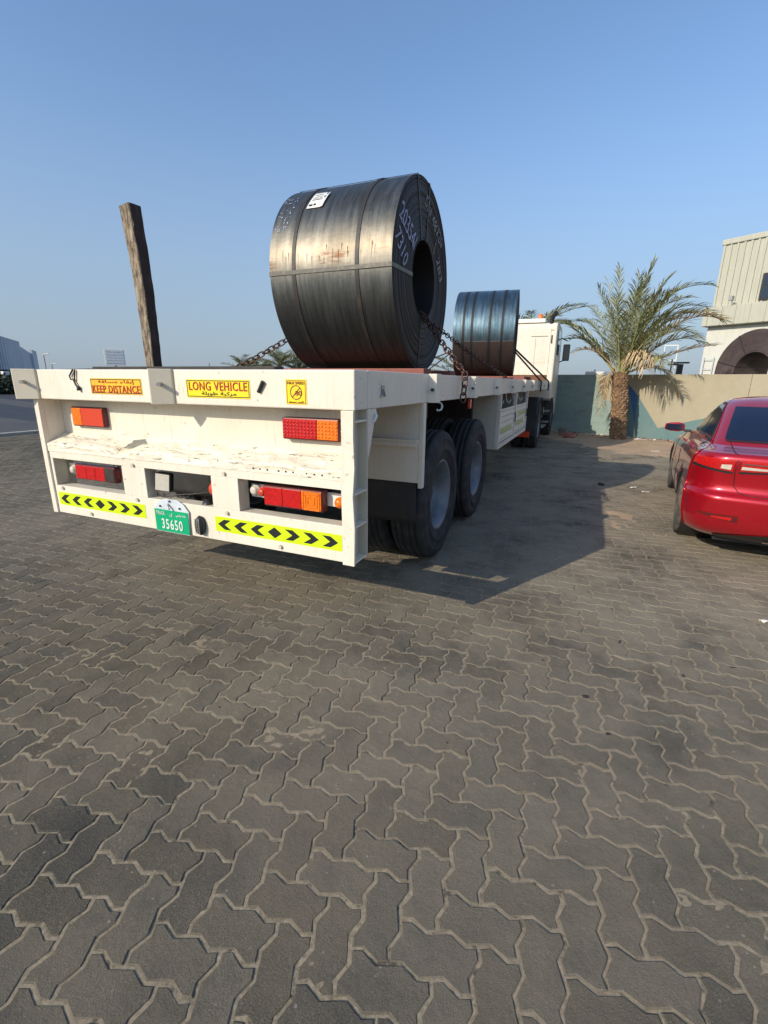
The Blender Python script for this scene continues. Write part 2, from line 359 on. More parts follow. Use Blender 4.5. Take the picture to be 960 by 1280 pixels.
def outline(hor):
    W_, D_ = (2, 1) if hor else (1, 2)
    corners = [(0, 0)]; x = y = 0
    path = [(i, 0) for i in range(W_)]+[(W_, j) for j in range(D_)]+[(i, D_) for i in range(W_, 0, -1)]+[(0, j) for j in range(D_, 0, -1)]
    pts = []
    for i in range(len(path)):
        a = path[i]; b = path[(i+1) % len(path)]
        e = edge(a, b)
        is_corner = a in ((0, 0), (W_, 0), (W_, D_), (0, D_))
        pts += e if is_corner else e[1:]
    return pts
def inset(pts, d):
    n = len(pts); out = []
    for i in range(n):
        p = Vector(pts[i]).to_2d(); a = Vector(pts[i-1]).to_2d(); b = Vector(pts[(i+1) % n]).to_2d()
        e1 = (p-a).normalized(); e2 = (b-p).normalized(); n1 = Vector((-e1.y, e1.x)); n2 = Vector((-e2.y, e2.x))
        k = (n1+n2); k = k/max(.35, k.length_squared)*2/2*2 if False else k.normalized()/max(.5, k.normalized().dot(n1))
        out.append(p+k*d)
    return out
EM = Matrix(((E1.x, E2.x), (E1.y, E2.y)))
def paver_geo(hor, rng, gap, jit):
    base = outline(hor); cx, cy = (1, .5) if hor else (.5, 1)
    base = [(x-cx, y-cy) for x, y in base]
    top = inset(base, gap+.030); rim = inset(base, gap)
    vs = []
    for p in top:
        q = EM @ Vector((p.x+rng.uniform(-jit, jit), p.y+rng.uniform(-jit, jit))); vs.append((q.x, q.y, 0))
    for p in rim:
        q = EM @ Vector((p.x+rng.uniform(-jit, jit), p.y+rng.uniform(-jit, jit))); vs.append((q.x, q.y, -.0035))
    for p in rim:
        q = EM @ p; vs.append((q.x, q.y, -.011))
    n = len(top)
    fs = [tuple(range(n))]+[(n+i, n+(i+1) % n, (i+1) % n, i) for i in range(n)]+[(2*n+i, 2*n+(i+1) % n, n+(i+1) % n, n+i) for i in range(n)]
    return vs, fs
rng = random.Random(3)
near_meshes = {}
for hor in (True, False):
    L = []
    for k in range(10):
        vs, fs = paver_geo(hor, rng, rng.uniform(.026, .044), .013)
        L.append(MB().add(vs, fs).mesh('paver', 'paver'))
    near_meshes[hor] = L
cells = []
xa = Vector((_R2.x, _R2.y, _R2.z))
for i in range(-140, 110):
    for j in range(-75, 175):
        k = (i-j) % 4
        if k == 0: hor = True; cpt = ORG+E1*(i+1)+E2*(j+.5)
        elif k == 3: hor = False; cpt = ORG+E1*(i+.5)+E2*(j+1)
        else: continue
        if cpt.x < KX+.25 or cpt.x > 8 or cpt.y < -4.2 or cpt.y > 13.0: continue
        if cpt.x < -2.9 and cpt.y > 7.4: continue
        if 12.272 - .381*cpt.x*0 < 0: continue
        d = cpt-CP; z = d.dot(_F); vis = False
        if z > .3:
            u = 480+580*d.dot(_R2)/z; v = 640-580*d.dot(_U2)/z
            vis = -15 < u < 975 and -15 < v < 1290
        size = (1/max(z, .3)**2)*(CP.z/d.length) if vis else 0
        cells.append((size, hor, cpt))
cells.sort(key=lambda t: -t[0])
for s_, hor, cpt in cells[:300]:
    me = rng.choice(near_meshes[hor])
    o = bpy.data.objects.new('paver', me); COL.objects.link(o); o.parent = paving
    o.location = (cpt.x, cpt.y, rng.gauss(0.0004, .0011)); o.rotation_euler = (rng.gauss(0, .003), rng.gauss(0, .003), rng.gauss(0, .008)+(pi if rng.random() < .5 else 0))
tpl = {}
for hor in (True, False):
    L = []
    for k in range(6):
        vs, fs = paver_geo(hor, rng, rng.uniform(.028, .048), .013)
        L.append((np.array(vs), fs))
    tpl[hor] = L
V = []; FL = []; FT = []; off = 0
for s_, hor, cpt in cells[300:]:
    vs, fs = tpl[hor][rng.randrange(6)]; n = len(vs)//3
    far = (cpt-CP).length > 6.5
    z = np.array([cpt.x, cpt.y, rng.gauss(0, .0006)])
    tx, ty = rng.gauss(0, .0025), rng.gauss(0, .0025)
    vv = vs.copy(); vv[:, 2] += vv[:, 0]*tx+vv[:, 1]*ty
    if far: vv = vv[:2*n]; vv[n:, 2] -= .006; ff = fs[:1+n]
    else: ff = fs
    V.append(vv+z)
    for f in ff: FL.extend([i+off for i in f]); FT.append(len(f))
    off += len(vv)
me = bpy.data.meshes.new('paver_field'); V = np.concatenate(V)
me.vertices.add(len(V)); me.vertices.foreach_set('co', V.ravel())
me.loops.add(len(FL)); me.loops.foreach_set('vertex_index', np.array(FL, dtype=np.int32))
me.polygons.add(len(FT)); me.polygons.foreach_set('loop_start', np.concatenate([[0], np.cumsum(FT)[:-1]]).astype(np.int32))
me.polygons.foreach_set('use_smooth', np.zeros(len(FT), dtype=bool))
me.update(calc_edges=True); me.validate(); me.materials.append(M['paver'])
pf = link(me, 'paver_field', paving); tag(pf, kind='stuff')

# kerb, road, far kerb on the left
kb = MB()
for k in range(34): kb.box((KX-.14, -7+k*.9, -.02), (KX+.1, -7+k*.9+.893, .075))
kerb = kb.build('kerb', 'concrete', bevel=.012); tag(kerb, kind='structure')
rd = MB(); rd.add([(-55, -60, -.012), (KX-.14, -60, -.012), (KX-.14, 60, -.012), (-55, 60, -.012)], [(0, 1, 2, 3)])
road = rd.build('road', 'asphalt'); tag(road, kind='structure')
pt = MB(); pt.add([(-50, 13.5, -.008), (-14, 7.6, -.008), (-13.2, 9.2, -.008), (-46, 19.0, -.008)], [(0, 1, 2, 3)])  # darker bands laid on the road surface
pt.add([(-52, 22, -.008), (-13.4, 11.5, -.008), (-13, 15.2, -.008), (-54, 33, -.008)], [(0, 1, 2, 3)])
tag(pt.build('dark_road_band', 'asphalt_dark', road))
k2 = MB(); k2.box((-55.4, -60, -.02), (-55, 60, .16)); tag(k2.build('far_kerb', 'white', bevel=.02), kind='structure')

# blown sand drifted over the pavers along the wall
def sand_h(x, y):
    wy = 12.708-.412*(x-1.368)
    d = wy-y
    h = -.012+.036*max(0, 1-d/5.0)+.012*fbm(x, y, 0, .9, 4)+.004*fbm(x, y, 3, 7, 3)
    if x < 1.0: h -= .02*(1.0-x)*(d/4)
    return h
sb = MB()
def sf(u, v):
    x = -1.2+7.6*u; wy = 12.708-.412*(x-1.368); y = wy-5.6*(1-v)
    return (x, y, sand_h(x, y))
sb.grid(sf, 150, 120)
sand = sb.build('sand', 'sand'); tag(sand, 'pale orange blown sand drifted over the pavers at the foot of the yard wall', kind='stuff')
s2 = MB()
def sf2(u, v):
    x = 1.0+1.5*u; y = 2.6+2.0*v; e = min(u, 1-u, v, 1-v)*4
    return (x, y, -.012+.012*min(1, e)*(.6+1.3*fbm(x, y, 5, 1.7, 4))-.006*(1-min(1, e)))
s2.grid(sf2, 60, 70); o = s2.build('sand', 'sand'); tag(o, 'thin patch of orange sand on the pavers beside the red car rear wheel', kind='stuff')

#@@TRAILER
# ------------------------------------------------------------------ flatbed trailer
D = 1.454
T = empty('flatbed_trailer', (-1.25, 0, 0), 0, 'long cream flatbed trailer seen from behind, loaded with two steel coils', 'trailer')
# rear beam with stake pockets: front plane Y=0
b = MB(); b.box((-2.5, 0, D-.182), (0, .14, D)); b.build('rear_beam', 'cream', T, .006)
for (x0, x1) in ((-2.372, -2.262), (-1.188, -1.098)):
    b = MB(); q = [(x0, 0), (x0, -.088), (x0+.008, -.090), (x1, -.014), (x1, 0)]
    b.prism([(x, y+.001, D-.184) for x, y in q], (0, 0, .186)); b.build('stake_pocket', 'cream_old', T, .003)
    b = MB(); b.tube([((x0+x1)/2-.010, -.03, D-.075), ((x0+x1)/2+.020, -.085, D-.078)], .011, 10); b.build('bolt', 'galv', T)
# side rails
L_ = 10.70
b = MB(); b.box((-.06, .1415, D-.182), (-.0, L_, D)); b.build('side_rail', 'cream', T, .005)
b = MB(); b.box((-2.5, .1415, D-.182), (-2.44, L_, D)); b.build('side_rail', 'cream', T, .005)
b = MB(); b.box((-2.438, L_-.1, D-.182), (-.062, L_-.003, D)); b.build('front_rail', 'cream', T, .005)
for sgn, x in ((1, 0), (-1, -2.5)):
    for k in range(9):
        y = 1.08+1.17*k
        q = [(x-.001*sgn, y), (x+.052*sgn, y+.012), (x+.055*sgn, y+.10), (x-.001*sgn, y+.112)]
        b = MB(); b.prism([(a, c_, D-.184) for a, c_ in q], (0, 0, .186)); o = b.build('stake_pocket', 'cream', T, .003)
        if sgn > 0:
            b = MB(); b.tube([(x+.03, y+.012, D-.10), (x+.03, y-.02, D-.10)], .010, 8); b.build('bolt', 'steel_dark', T)
# deck
for k in range(12):
    b = MB(); y0 = .142+k*.9; y1 = min(y0+.892, L_-.104); b.box((-2.438, y0, D-.03), (-.062, y1, D-.006)); b.build('deck_plate', 'deck', T)
for x in (-1.72, -.86):
    b = MB(); b.box((x-.06, .35, .93), (x+.06, L_-.2, .945)); b.box((x-.006, .35, .9455), (x+.006, L_-.2, 1.3995)); b.box((x-.06, .35, 1.40), (x+.06, L_-.2, 1.42)); b.build('chassis_beam', 'cream_old', T)
for k in range(11):
    y = .8+k; b = MB(); b.box((-2.43, y, 1.30), (-1.735, y+.05, 1.395)); b.box((-1.70, y, 1.30), (-.88, y+.05, 1.395)); b.box((-.845, y, 1.30), (-.07, y+.05, 1.395)); b.build('cross_member', 'steel_dark', T)

# rear face: recessed lamp panel, dented step, lower plate with three openings
def zig(x, s=1): return fbm(x*3, s, 0, 1, 3)
YP = .135
pn = MB()
def fpanel(u, v):
    x = -2.285+2.218*u; z = 1.045+.228*v
    dent = .012*max(0, 1-abs(x+1.2)/.7)*fbm(x, z, 2, 4, 3)*(1-v)*min(1, v*3)
    return (x, YP+dent, z)
pn.grid(fpanel, 90, 8); pn.build('lamp_panel', 'cream', T)
st = MB()
def fstep(u, v):
    x = -2.285+2.218*u
    # v: 0 lower front edge -> 1 at the panel
    if v < .28: y = -.004+.0*v; z = .935+.05*(v/.28)
    else:
        t = (v-.28)/.72; y = -.004+(YP+.004)*t; z = .985+(1.048-.985)*min(1, t*1.0)
    d = .021*fbm(x, v, 1, 2.8, 4)+.009*fbm(x, v, 8, 11, 3)
    e = min(1, u*14, (1-u)*14)*min(1, (1-v)*6, v*6+.2)
    hole = math.exp(-((x+1.62)/.10)**2-((v-.55)/.25)**2)
    hole2 = math.exp(-((x+1.0)/.20)**2-((v-.45)/.3)**2)
    z += (d*.7-.030*hole-.016*hole2)*e; y += (abs(d)*.8+.025*hole+.015*hole2)*e
    return (x, y, z)
st.grid(fstep, 190, 22); st.build('bumper_step', 'cream_worn', T)
# torn flap of sheet metal on the step
fp = MB()
fp.add([(-1.70, .01, 1.02), (-1.60, -.02, 1.048), (-1.53, .0, 1.075), (-1.56, .06, 1.085), (-1.65, .07, 1.06), (-1.62, .02, 1.075)], [(0, 1, 5), (1, 2, 5), (2, 3, 5), (3, 4, 5), (4, 0, 5)])
fp.build('torn_flap', 'cream_worn', T)
# lower plate: strips round the openings (butted, 12 mm thick)
ox = [(-2.258, -1.607), (-1.412, -.900), (-.712, -.062)]
b = MB()
zt, zb, z1, z0 = .889, .705, .934, .513
b.box((-2.283, 0, zt), (-.069, .012, z1))
xs = [-2.283, -2.258, -1.607, -1.412, -.900, -.712, -.0695]
for a_, c_ in ((-2.283, -2.258), (-1.607, -1.412), (-.900, -.712)): b.box((a_, 0, zb), (c_, .012, zt-.0005))
b.box((-2.283, 0, z0), (-.069, .012, zb-.0005)); b.build('lower_plate', 'cream', T, .002)
# returns (flanges) around the openings
b = MB()
for (xa_, xb_) in ox:
    xb_ = min(xb_, -.0705)
    b.box((xa_, .0125, zb-.006), (xb_, .085, zb-.0005))
    b.box((xa_-.006, .0125, zb), (xa_-.0005, .085, zt))
    b.box((xb_+.0005 if xb_ < -.1 else xb_-.006, .0125, zb), (xb_+.006 if xb_ < -.1 else xb_-.0005, .085, zt))
    b.box((xa_, .0125, zt+.0005), (xb_, .085, zt+.006))
b.box((-2.283, .0125, .513), (-.07, .085, .520)); b.build('opening_flange', 'cream_old', T)
# lamp bars seen through the side openings
for (xa_, xb_) in ((-2.25, -1.62), (-.70, -.075)):
    b = MB(); b.box((xa_, .095, .772), (xb_, .107, .845)); b.build('lamp_bar', 'white', T, .002)
# posts
b = MB(); b.box((-2.33, -.012, .51), (-2.2855, .02, 1.2715)); b.box((-2.2995, .0205, .51), (-2.2865, .155, 1.2715)); b.build('corner_post', 'cream', T, .003)
b = MB()
pts = [(-.066, .505), (-.0, .505), (.004, .70), (-.006, .86), (.004, 1.0), (-.002, 1.15), (0, 1.2715), (-.066, 1.2715), (-.064, 1.1), (-.070, .9), (-.066, .7)]
b.prism([(x, -.014, z) for x, z in pts], (0, .016, 0)); b.build('corner_post', 'cream', T, .002)
b = MB(); b.box((-.062, .003, .51), (-.050, .135, 1.271)); b.box((-.060, .1355, .51), (0, .145, 1.271)); b.build('post_web', 'cream_old', T, .002)
for z in (.512, .697, .867, 1.215):
    b = MB(); b.box((-.0495, .0035, z), (-.002, .134, z+.010)); b.build('post_rib', 'cream', T, .001)
b = MB(); b.prism([(.0, .146, 1.2715), (.0, .245, 1.2715), (.0, .18, 1.10), (.0, .146, 1.02)], (-.008, 0, 0)); b.build('gusset', 'cream', T)
# stickers and lettering on the rear beam
def sticker(name, x0, x1, za, zb_, mt, parent=T, y=-.0022, border='black', lab=None, bw=.004):
    b = MB(); b.box((x0, y, za), (x1, .0, zb_)); o = b.build(name, mt, parent)
    if border:
        f = MB(); yy = y-.0008; i = .005
        f.box((x0+i, yy, zb_-i-bw), (x1-i, y-.0001, zb_-i)); f.box((x0+i, yy, za+i), (x1-i, y-.0001, za+i+bw))
        f.box((x0+i, yy, za+i+bw), (x0+i+bw, y-.0001, zb_-i-bw)); f.box((x1-i-bw, yy, za+i+bw), (x1-i, y-.0001, zb_-i-bw))
        f.build('border', border, o)
    if lab: o['label'] = lab
    return o
XD, ZD = (1, 0, 0), (0, 0, 1)
s = sticker('warning_sticker', -1.768, -1.345, 1.314, 1.404, 'orange_yellow', lab='amber KEEP DISTANCE sticker with red letters')
text_obj('lettering', 'KEEP DISTANCE', .06, 'redprint', s, (-1.556, -.0035, 1.343), XD, ZD, width=.392, height=.042, bold=.0006, space=1.12)
AR1 = '\ufe94\ufed3\ufe8e\ufeb4\ufee3 \ufe80\ufe8e\ufed8\ufe91\ufe87'
AR2 = '\ufe94\ufee0\ufef3\ufeee\ufec3 \ufe94\ufe92\ufedb\ufeae\ufee3'
text_obj('lettering', AR1, .04, 'redprint', s, (-1.55, -.0035, 1.383), XD, ZD, width=.30, height=.024)
s = sticker('warning_sticker', -1.010, -.588, 1.310, 1.404, 'yellow', lab='bright yellow LONG VEHICLE sticker with red letters and black border')
text_obj('lettering', 'LONG VEHICLE', .06, 'redprint', s, (-.797, -.0035, 1.370), XD, ZD, width=.385, height=.044, bold=.0006, space=1.12)
text_obj('lettering', AR2, .035, 'black', s, (-.79, -.0035, 1.332), XD, ZD, width=.23, height=.022)
s = sticker('warning_sticker', -.372, -.255, 1.292, 1.409, 'yellow', lab='square yellow speed limit sticker reading MAX SPEED', bw=.003, border='maroon')
text_obj('lettering', 'MAX SPEED', .02, 'maroon', s, (-.3135, -.0035, 1.392), XD, ZD, width=.095, height=.012)
text_obj('lettering', '80', .04, 'maroon', s, (-.300, -.0035, 1.345), XD, ZD, width=.035, height=.022)
ring = MB(); cx, cz = -.3135, 1.348
for j in range(28):
    a0, a1 = 2*pi*j/28, 2*pi*(j+1)/28
    ring.add([(cx+r*cos(a), -.0036, cz+r*sin(a)) for a, r in ((a0, .030), (a0, .034), (a1, .034), (a1, .030))], [(0, 1, 2, 3)])
ring.add([(cx-.024, -.0036, cz-.021), (cx-.021, -.0036, cz-.024), (cx+.024, -.0036, cz+.021), (cx+.021, -.0036, cz+.024)], [(0, 1, 2, 3)])
ring.build('border', 'maroon', s)
text_obj('lettering', '\ufe94\ufecb\ufeae\ufeb3 \ufef0\ufebc\ufed7\ufe83', .02, 'maroon', s, (-.3135, -.0035, 1.304), XD, ZD, width=.08, height=.010)
# chevron boards
def chevrons(x0, x1, za, zb_):
    b = MB(); b.box((x0, -.0022, za), (x1, 0, zb_)); o = b.build('chevron_board', 'lime', T)
    h = (zb_-za); cz = (za+zb_)/2; n = 7; pitch = (x1-x0)/(n+.15)
    for k in range(n):
        cx = x0+pitch*(k+.57); s_ = h*.34; tw = pitch*.42
        if k < 3: P = [(cx-pitch*.40, 0), (cx, s_), (cx+tw, s_), (cx+tw-pitch*.40, 0), (cx+tw, -s_), (cx, -s_)]
        elif k == 3: P = [(cx-pitch*.40, 0), (cx, s_*1.05), (cx+pitch*.40, 0), (cx, -s_*1.05)]
        else: P = [(cx+pitch*.40, 0), (cx, s_), (cx-tw, s_), (cx-tw+pitch*.40, 0), (cx-tw, -s_), (cx, -s_)]
        c_ = MB(); c_.prism([(x, -.0023, cz+z) for x, z in P], (0, -.0009, 0)); c_.build('chevron', 'black', o)
chevrons(-2.258, -1.446, .571, .659); chevrons(-.893, -.075, .570, .657)
# number plate with silver holder, tilted back at the top
s = MB(); s.prism([(-1.352, -.012, .512), (-1.088, -.012, .512), (-1.080, -.012, .658), (-1.118, -.012, .700), (-1.165, -.012, .720), (-1.262, -.012, .720), (-1.312, -.012, .700), (-1.352, -.012, .660)], (0, .004, 0))
pl = s.build('number_plate', 'platewhite', T, .0015)
s = MB(); s.box((-1.350, -.0155, .517), (-1.086, -.0125, .652)); g = s.build('green_panel', 'plategreen', pl)
text_obj('lettering', '35650', .08, 'white', pl, (-1.215, -.0170, .565), XD, ZD, width=.165, height=.062, bold=.0004, space=1.15)
text_obj('lettering', 'TRUCK', .03, 'white', pl, (-1.300, -.0170, .630), XD, ZD, width=.072, height=.020)
text_obj('lettering', '\ufe96\ufedf\u0627', .03, 'white', pl, (-1.218, -.0170, .626), XD, ZD, width=.024, height=.022)
text_obj('lettering', '\ufef2\ufe91\ufeda\u0648 \ufe94\ufee3\ufe8e\ufecb', .03, 'white', pl, (-1.140, -.0170, .626), XD, ZD, width=.078, height=.022)
b = MB(); b.tube([(-1.235, -.012, .690), (-1.215, -.035, .675), (-1.205, -.03, .664)], .006, 8); b.build('plate_clip', 'galv', pl)
for x, z in ((-1.30, .672), (-1.145, .672), (-1.22, .708)):
    b = MB(); b.tube([(x, -.011, z), (x, -.019, z)], .006, 8); b.build('screw', 'steel_dark', pl)
# oval work lamp
b = MB(); b.lathe([(-.001, .001), (-.001, .030), (-.016, .034), (-.034, .028), (-.040, .012), (-.041, .0005)], 20, 'Y', (0, 0, 0))
b.v = [(x*.95-.995, y+.0, z*1.75+.590) for x, y, z in b.v]; b.build('marker_lamp', 'plastic', T, recalc=True)
b = MB()
for k in range(-4, 5):
    for j in (-1, 0, 1): b.box((-.995+j*.013-.004, -.0425, .59+k*.010-.003), (-.995+j*.013+.004, -.040, .59+k*.010+.003))
b.build('lamp_grille', 'galv', T)

# tail lamps
def tail_lamp(x0, x1, z0_, z1_, y, th, segs, grid=0, name='tail_lamp', body='lamp_body', lab=None, lens_out=.004):
    b = MB(); b.box((x0, y-th, z0_), (x1, y, z1_)); o = b.build(name, body, T, .008, seg=3)
    wd = x1-x0-.012; x = x0+.006
    for (fr, mt) in segs:
        l = MB(); l.box((x+.001, y-th-lens_out, z0_+.008), (x+wd*fr-.001, y-th+.001, z1_-.008))
        lo = l.build('lens', mt, o, .003)
        if grid:
            g = MB(); nx = max(2, int(wd*fr/.019)); nz = 5
            for i in range(nx):
                for j in range(nz):
                    cx = x+wd*fr*(i+.5)/nx; cz = z0_+.014+(z1_-z0_-.028)*(j+.5)/nz
                    g.lathe([(-.0, .0075), (-.003, .0058), (-.005, .0003)], 6, 'Y', (cx, y-th-lens_out, cz), smooth=False)
            g.build('lens_stud', mt, o)
        x += wd*fr
    if lab: o['label'] = lab
    return o
tail_lamp(-2.142, -1.838, 1.098, 1.224, YP, .035, [(.30, 'amberlens'), (.70, 'redlens2')], lab='plain orange and red rear lamp, upper left of the trailer back')
tail_lamp(-.470, -.132, 1.108, 1.222, YP, .045, [(.63, 'redlens'), (.37, 'amberlens')], grid=1, lab='studded red and amber rear lamp, upper right of the trailer back')
o = tail_lamp(-.572, -.205, .748, .862, .09, .055, [(.33, 'redlens'), (.33, 'redlens'), (.34, 'amberlens')], lab='three section red and amber rear lamp in the lower right opening')
fr = MB()
for k, s_ in enumerate((.050, .036, .022)):
    cx, cz = -.270, .805; e = .0035
    for a, c_ in (((cx-s_, cz-s_), (cx+s_, cz-s_+e)), ((cx-s_, cz+s_-e), (cx+s_, cz+s_)), ((cx-s_, cz-s_+e), (cx-s_+e, cz+s_-e)), ((cx+s_-e, cz-s_+e), (cx+s_, cz+s_-e))):
        fr.box((a[0], .0280, a[1]), (c_[0], .031, c_[1]))
fr.build('lens_ridge', 'amberlens', o)
# lower left lamp: round ended, cracked
o = tail_lamp(-2.115, -1.735, .752, .856, .09, .045, [(.28, 'redlens'), (.24, 'redlens'), (.24, 'redlens'), (.24, 'steel_dark')], lab='broken red rear lamp in the lower left opening')
def stud(x, z, r, mt, y=.095):
    b = MB(); b.lathe([(0, .001), (0, r*1.25), (-.018, r*1.25), (-.019, r), (-.034, r*.92), (-.040, r*.6), (-.041, .0005)], 16, 'Y', (x, y, z)); b.build('marker_lamp', [mt], T, recalc=True)
stud(-2.175, .805, .026, 'whitelens'); stud(-1.672, .810, .022, 'redlens2')
stud(-.660, .815, .026, 'whitelens'); stud(-.612, .808, .022, 'redlens2', .1); stud(-.128, .800, .024, 'amberlens')
hl = 0
for gx in (-.60, -.44, -.27):
    for k in range(3):
        b = MB(); b.tube([(gx+k*.045, -.0045, .955), (gx+k*.045, -.0005, .955)], .0045, 8); b.build('bolt', 'steel_dark', T)
for x, z in ((-2.20, .690), (-1.50, .686), (-1.50, .90), (-.80, .686), (-.80, .91), (-1.95, .54), (-.45, .54)):
    b = MB(); b.lathe([(-.012, .001), (-.012, .011), (0, .012)], 6, 'Y', (x, -.0005, z), smooth=False); b.build('bolt', 'cream_old', T)
# weld beads where the posts and plates join
wb = MB(); rw = random.Random(8)
for k in range(110):
    z = .52+k*.0068; wb.lathe([(-.003, .0005), (-.002, .0040), (.002, .0040), (.003, .0005)], 6, 'Z', (-.0675+rw.gauss(0, .0006), -.002, z), smooth=True)
for k in range(300):
    x = -2.27+k*.0073; wb.lathe([(-.003, .0005), (-.002, .0038), (.002, .0038), (.003, .0005)], 6, 'X', (x, .134, 1.2685+rw.gauss(0, .0006)), smooth=True)
wo_ = wb.build('weld_bead', 'cream', T); wo_['kind'] = 'stuff'
# work light, cables, hanging reflector in the middle opening
wl = MB(); mt_ = Matrix.Translation((-1.335, .06, .80)) @ Matrix.Rotation(.35, 4, 'Z') @ Matrix.Rotation(.12, 4, 'Y')
wl.box((-.050, -.012, -.058), (.050, .035, .058), mt_); o = wl.build('work_light', 'plastic', T, .012, seg=3)
wl = MB(); wl.box((-.043, -.016, -.051), (.043, -.0125, .051), mt_); wl.build('lens', 'whitelens', o, .004)
b = MB(); b.tube([(-1.33, .05, .73), (-1.30, .03, .716), (-1.22, .05, .735), (-1.12, .07, .745), (-1.0, .09, .765), (-.91, .08, .80)], .004, 6)
b.tube([(-1.40, .06, .722), (-1.34, .04, .712), (-1.27, .05, .745), (-1.18, .06, .715), (-1.10, .1, .76), (-1.0, .2, .84)], .003, 6); b.build('cable', 'plastic', T)
stud(-.918, .800, .034, 'redlens2', .06)
b = MB(); b.lathe([(0, .035), (.012, .03), (.022, .014), (.03, .001)], 14, 'Z', (-.985, .05, .706)); b.build('rubber_cap', 'plastic', T, recalc=True)
b = MB(); b.tube([(-1.79, .085, .863), (-1.74, .07, .878), (-1.70, .075, .862), (-1.66, .08, .880)], .004, 6); b.tube([(-1.78, .08, .88), (-1.72, .07, .862), (-1.62, .085, .872)], .003, 6); b.build('cable', 'plastic', T)
# small fittings on the rear beam
b = MB(); b.tube([(-1.900, -.008, 1.452), (-1.935, -.010, 1.415), (-1.925, -.012, 1.395), (-1.895, -.010, 1.395), (-1.88, -.008, 1.452)], .005, 6)
b.tube([(-1.905, -.010, 1.396), (-1.885, -.014, 1.365), (-1.868, -.012, 1.345)], .006, 6); b.lathe([(-.012, .001), (-.012, .010), (.012, .010), (.012, .001)], 8, 'Z', (-1.868, -.012, 1.342)); b.build('hook', 'steel_dark', T)
b = MB(); b.tube([(-.532, -.008, 1.345), (-.498, -.012, 1.398)], .009, 8); b.build('steel_stub', 'steel_dark', T)
for x, y in ((.03, .22), (.03, 1.38)):
    b = MB(); b.tube([(-.03, y+.02, 1.262), (-.005, y+.02, 1.255), (.012, y+.0, 1.235), (.010, y-.02, 1.212), (-.012, y-.03, 1.205), (-.02, y-.03, 1.215)], .007, 8); b.build('rope_hook', 'white', T)
b = MB(); b.box((-.006, .30, 1.33), (.006, .335, 1.385)); b.tube([(0, .29, 1.325), (.012, .31, 1.36), (.006, .34, 1.33)], .005, 6); b.build('rope_hook', 'galv', T)
b = MB(); b.box((-1.76, .02, D+.0005), (-.45, .10, D+.016)); b.build('edge_bar', 'steel_dark', T)

# rear guard plates and mud flaps, ahead of the tandem axle
b = MB(); b.box((-.60, 1.0, .735), (-.026, 1.012, 1.271)); b.box((-.60, .962, 1.015), (-.028, .9995, 1.032)); b.box((-.60, .962, .985), (-.028, .967, 1.0145)); b.build('wheel_guard', 'cream', T, .002)
b = MB(); b.box((-.0255, .995, .70), (.004, 1.045, 1.271)); b.build('guard_edge', 'cream', T, .003)
b = MB(); b.box((-2.475, 1.0, .735), (-1.90, 1.012, 1.271)); b.build('wheel_guard', 'cream', T, .002)
for x0, x1 in ((-.62, -.05), (-2.46, -1.88)):
    b = MB()
    def ff(u, v, x0=x0, x1=x1): return (x0+(x1-x0)*u, 1.018+.012*sin(3*u+x0)+.03*(1-v)**2, .425+.33*v)
    b.grid(ff, 10, 8); o = b.build('mud_flap', 'rubber_flap', T); sm_ = o.modifiers.new('solid', 'SOLIDIFY'); sm_.thickness = .010
# wheels
def tyre_mesh(Rr, wd, n=72, lug=True):
    rin = Rr*.53; h = wd/2
    prof = [(-h*.80, rin), (-h*.98, rin+.03), (-h*1.02, Rr*.70), (-h*1.045, Rr*.705), (-h*1.045, Rr*.72), (-h*1.02, Rr*.725), (-h*1.0, Rr*.86), (-h*1.02, Rr*.865), (-h*.98, Rr*.88), (-h*.90, Rr*.955), (-h*.80, Rr*.985)]
    g = wd*.012
    xs_ = [-.56, -.22, .22, .56]
    for x in xs_: prof += [(h*x-g*1.6, Rr), (h*x-g, Rr-.013), (h*x+g, Rr-.013), (h*x+g*1.6, Rr)]
    prof += [(h*.80, Rr*.985), (h*.90, Rr*.955), (h*.98, Rr*.88), (h*1.02, Rr*.865), (h*1.0, Rr*.86), (h*1.02, Rr*.725), (h*1.045, Rr*.72), (h*1.045, Rr*.705), (h*1.02, Rr*.70), (h*.98, rin+.03), (h*.80, rin), (h*.5, rin-.01), (-h*.5, rin-.01)]
    b = MB(); b.lathe(prof, n, 'X', closed=True)
    if lug:   # shoulder lugs
        for s_ in (-1, 1):
            for k in range(48):
                a = 2*pi*k/48; m_ = Matrix.Rotation(a, 4, 'X')
                b.box((s_*h*.80, Rr*.955-.002, -.012), (s_*h*.965, Rr*.978, .012), m_)
    return b.mesh('tyre', 'rubber', recalc=True)
def rim_mesh(Rr, wd, dish):
    rin = Rr*.535; h = wd/2
    prof = [(h*.86, rin+.012), (h*.90, rin+.004), (h*.84, rin-.012), (h*.55, rin-.03), (h*.2, rin-.055), (dish, rin-.065), (dish, rin*.55), (dish+.03, rin*.50), (dish+.03, rin*.30)]
    b = MB(); b.lathe(prof, 48, 'X'); b.lathe([(-h*.8, rin), (-h*.5, rin-.02), (dish, rin-.066)], 48, 'X')
    return b.mesh('rim', 'rim', recalc=True)
def hub_mesh(dish, rin):
    b = MB(); b.lathe([(dish+.02, rin*.30), (dish+.10, rin*.27), (dish+.13, rin*.2), (dish+.135, .001)], 20, 'X')
    for k in range(10):
        a = 2*pi*k/10; b.lathe([(dish, .016), (dish+.035, .016), (dish+.036, .001)], 6, 'X', (0, rin*.43*cos(a), rin*.43*sin(a)))
    return b.mesh('hub', 'hub', recalc=True)
TR_ = .522; TW = .272
tm = tyre_mesh(TR_, TW, lug=False); rm = rim_mesh(TR_, TW, -.095); hm = hub_mesh(-.095, TR_*.53)
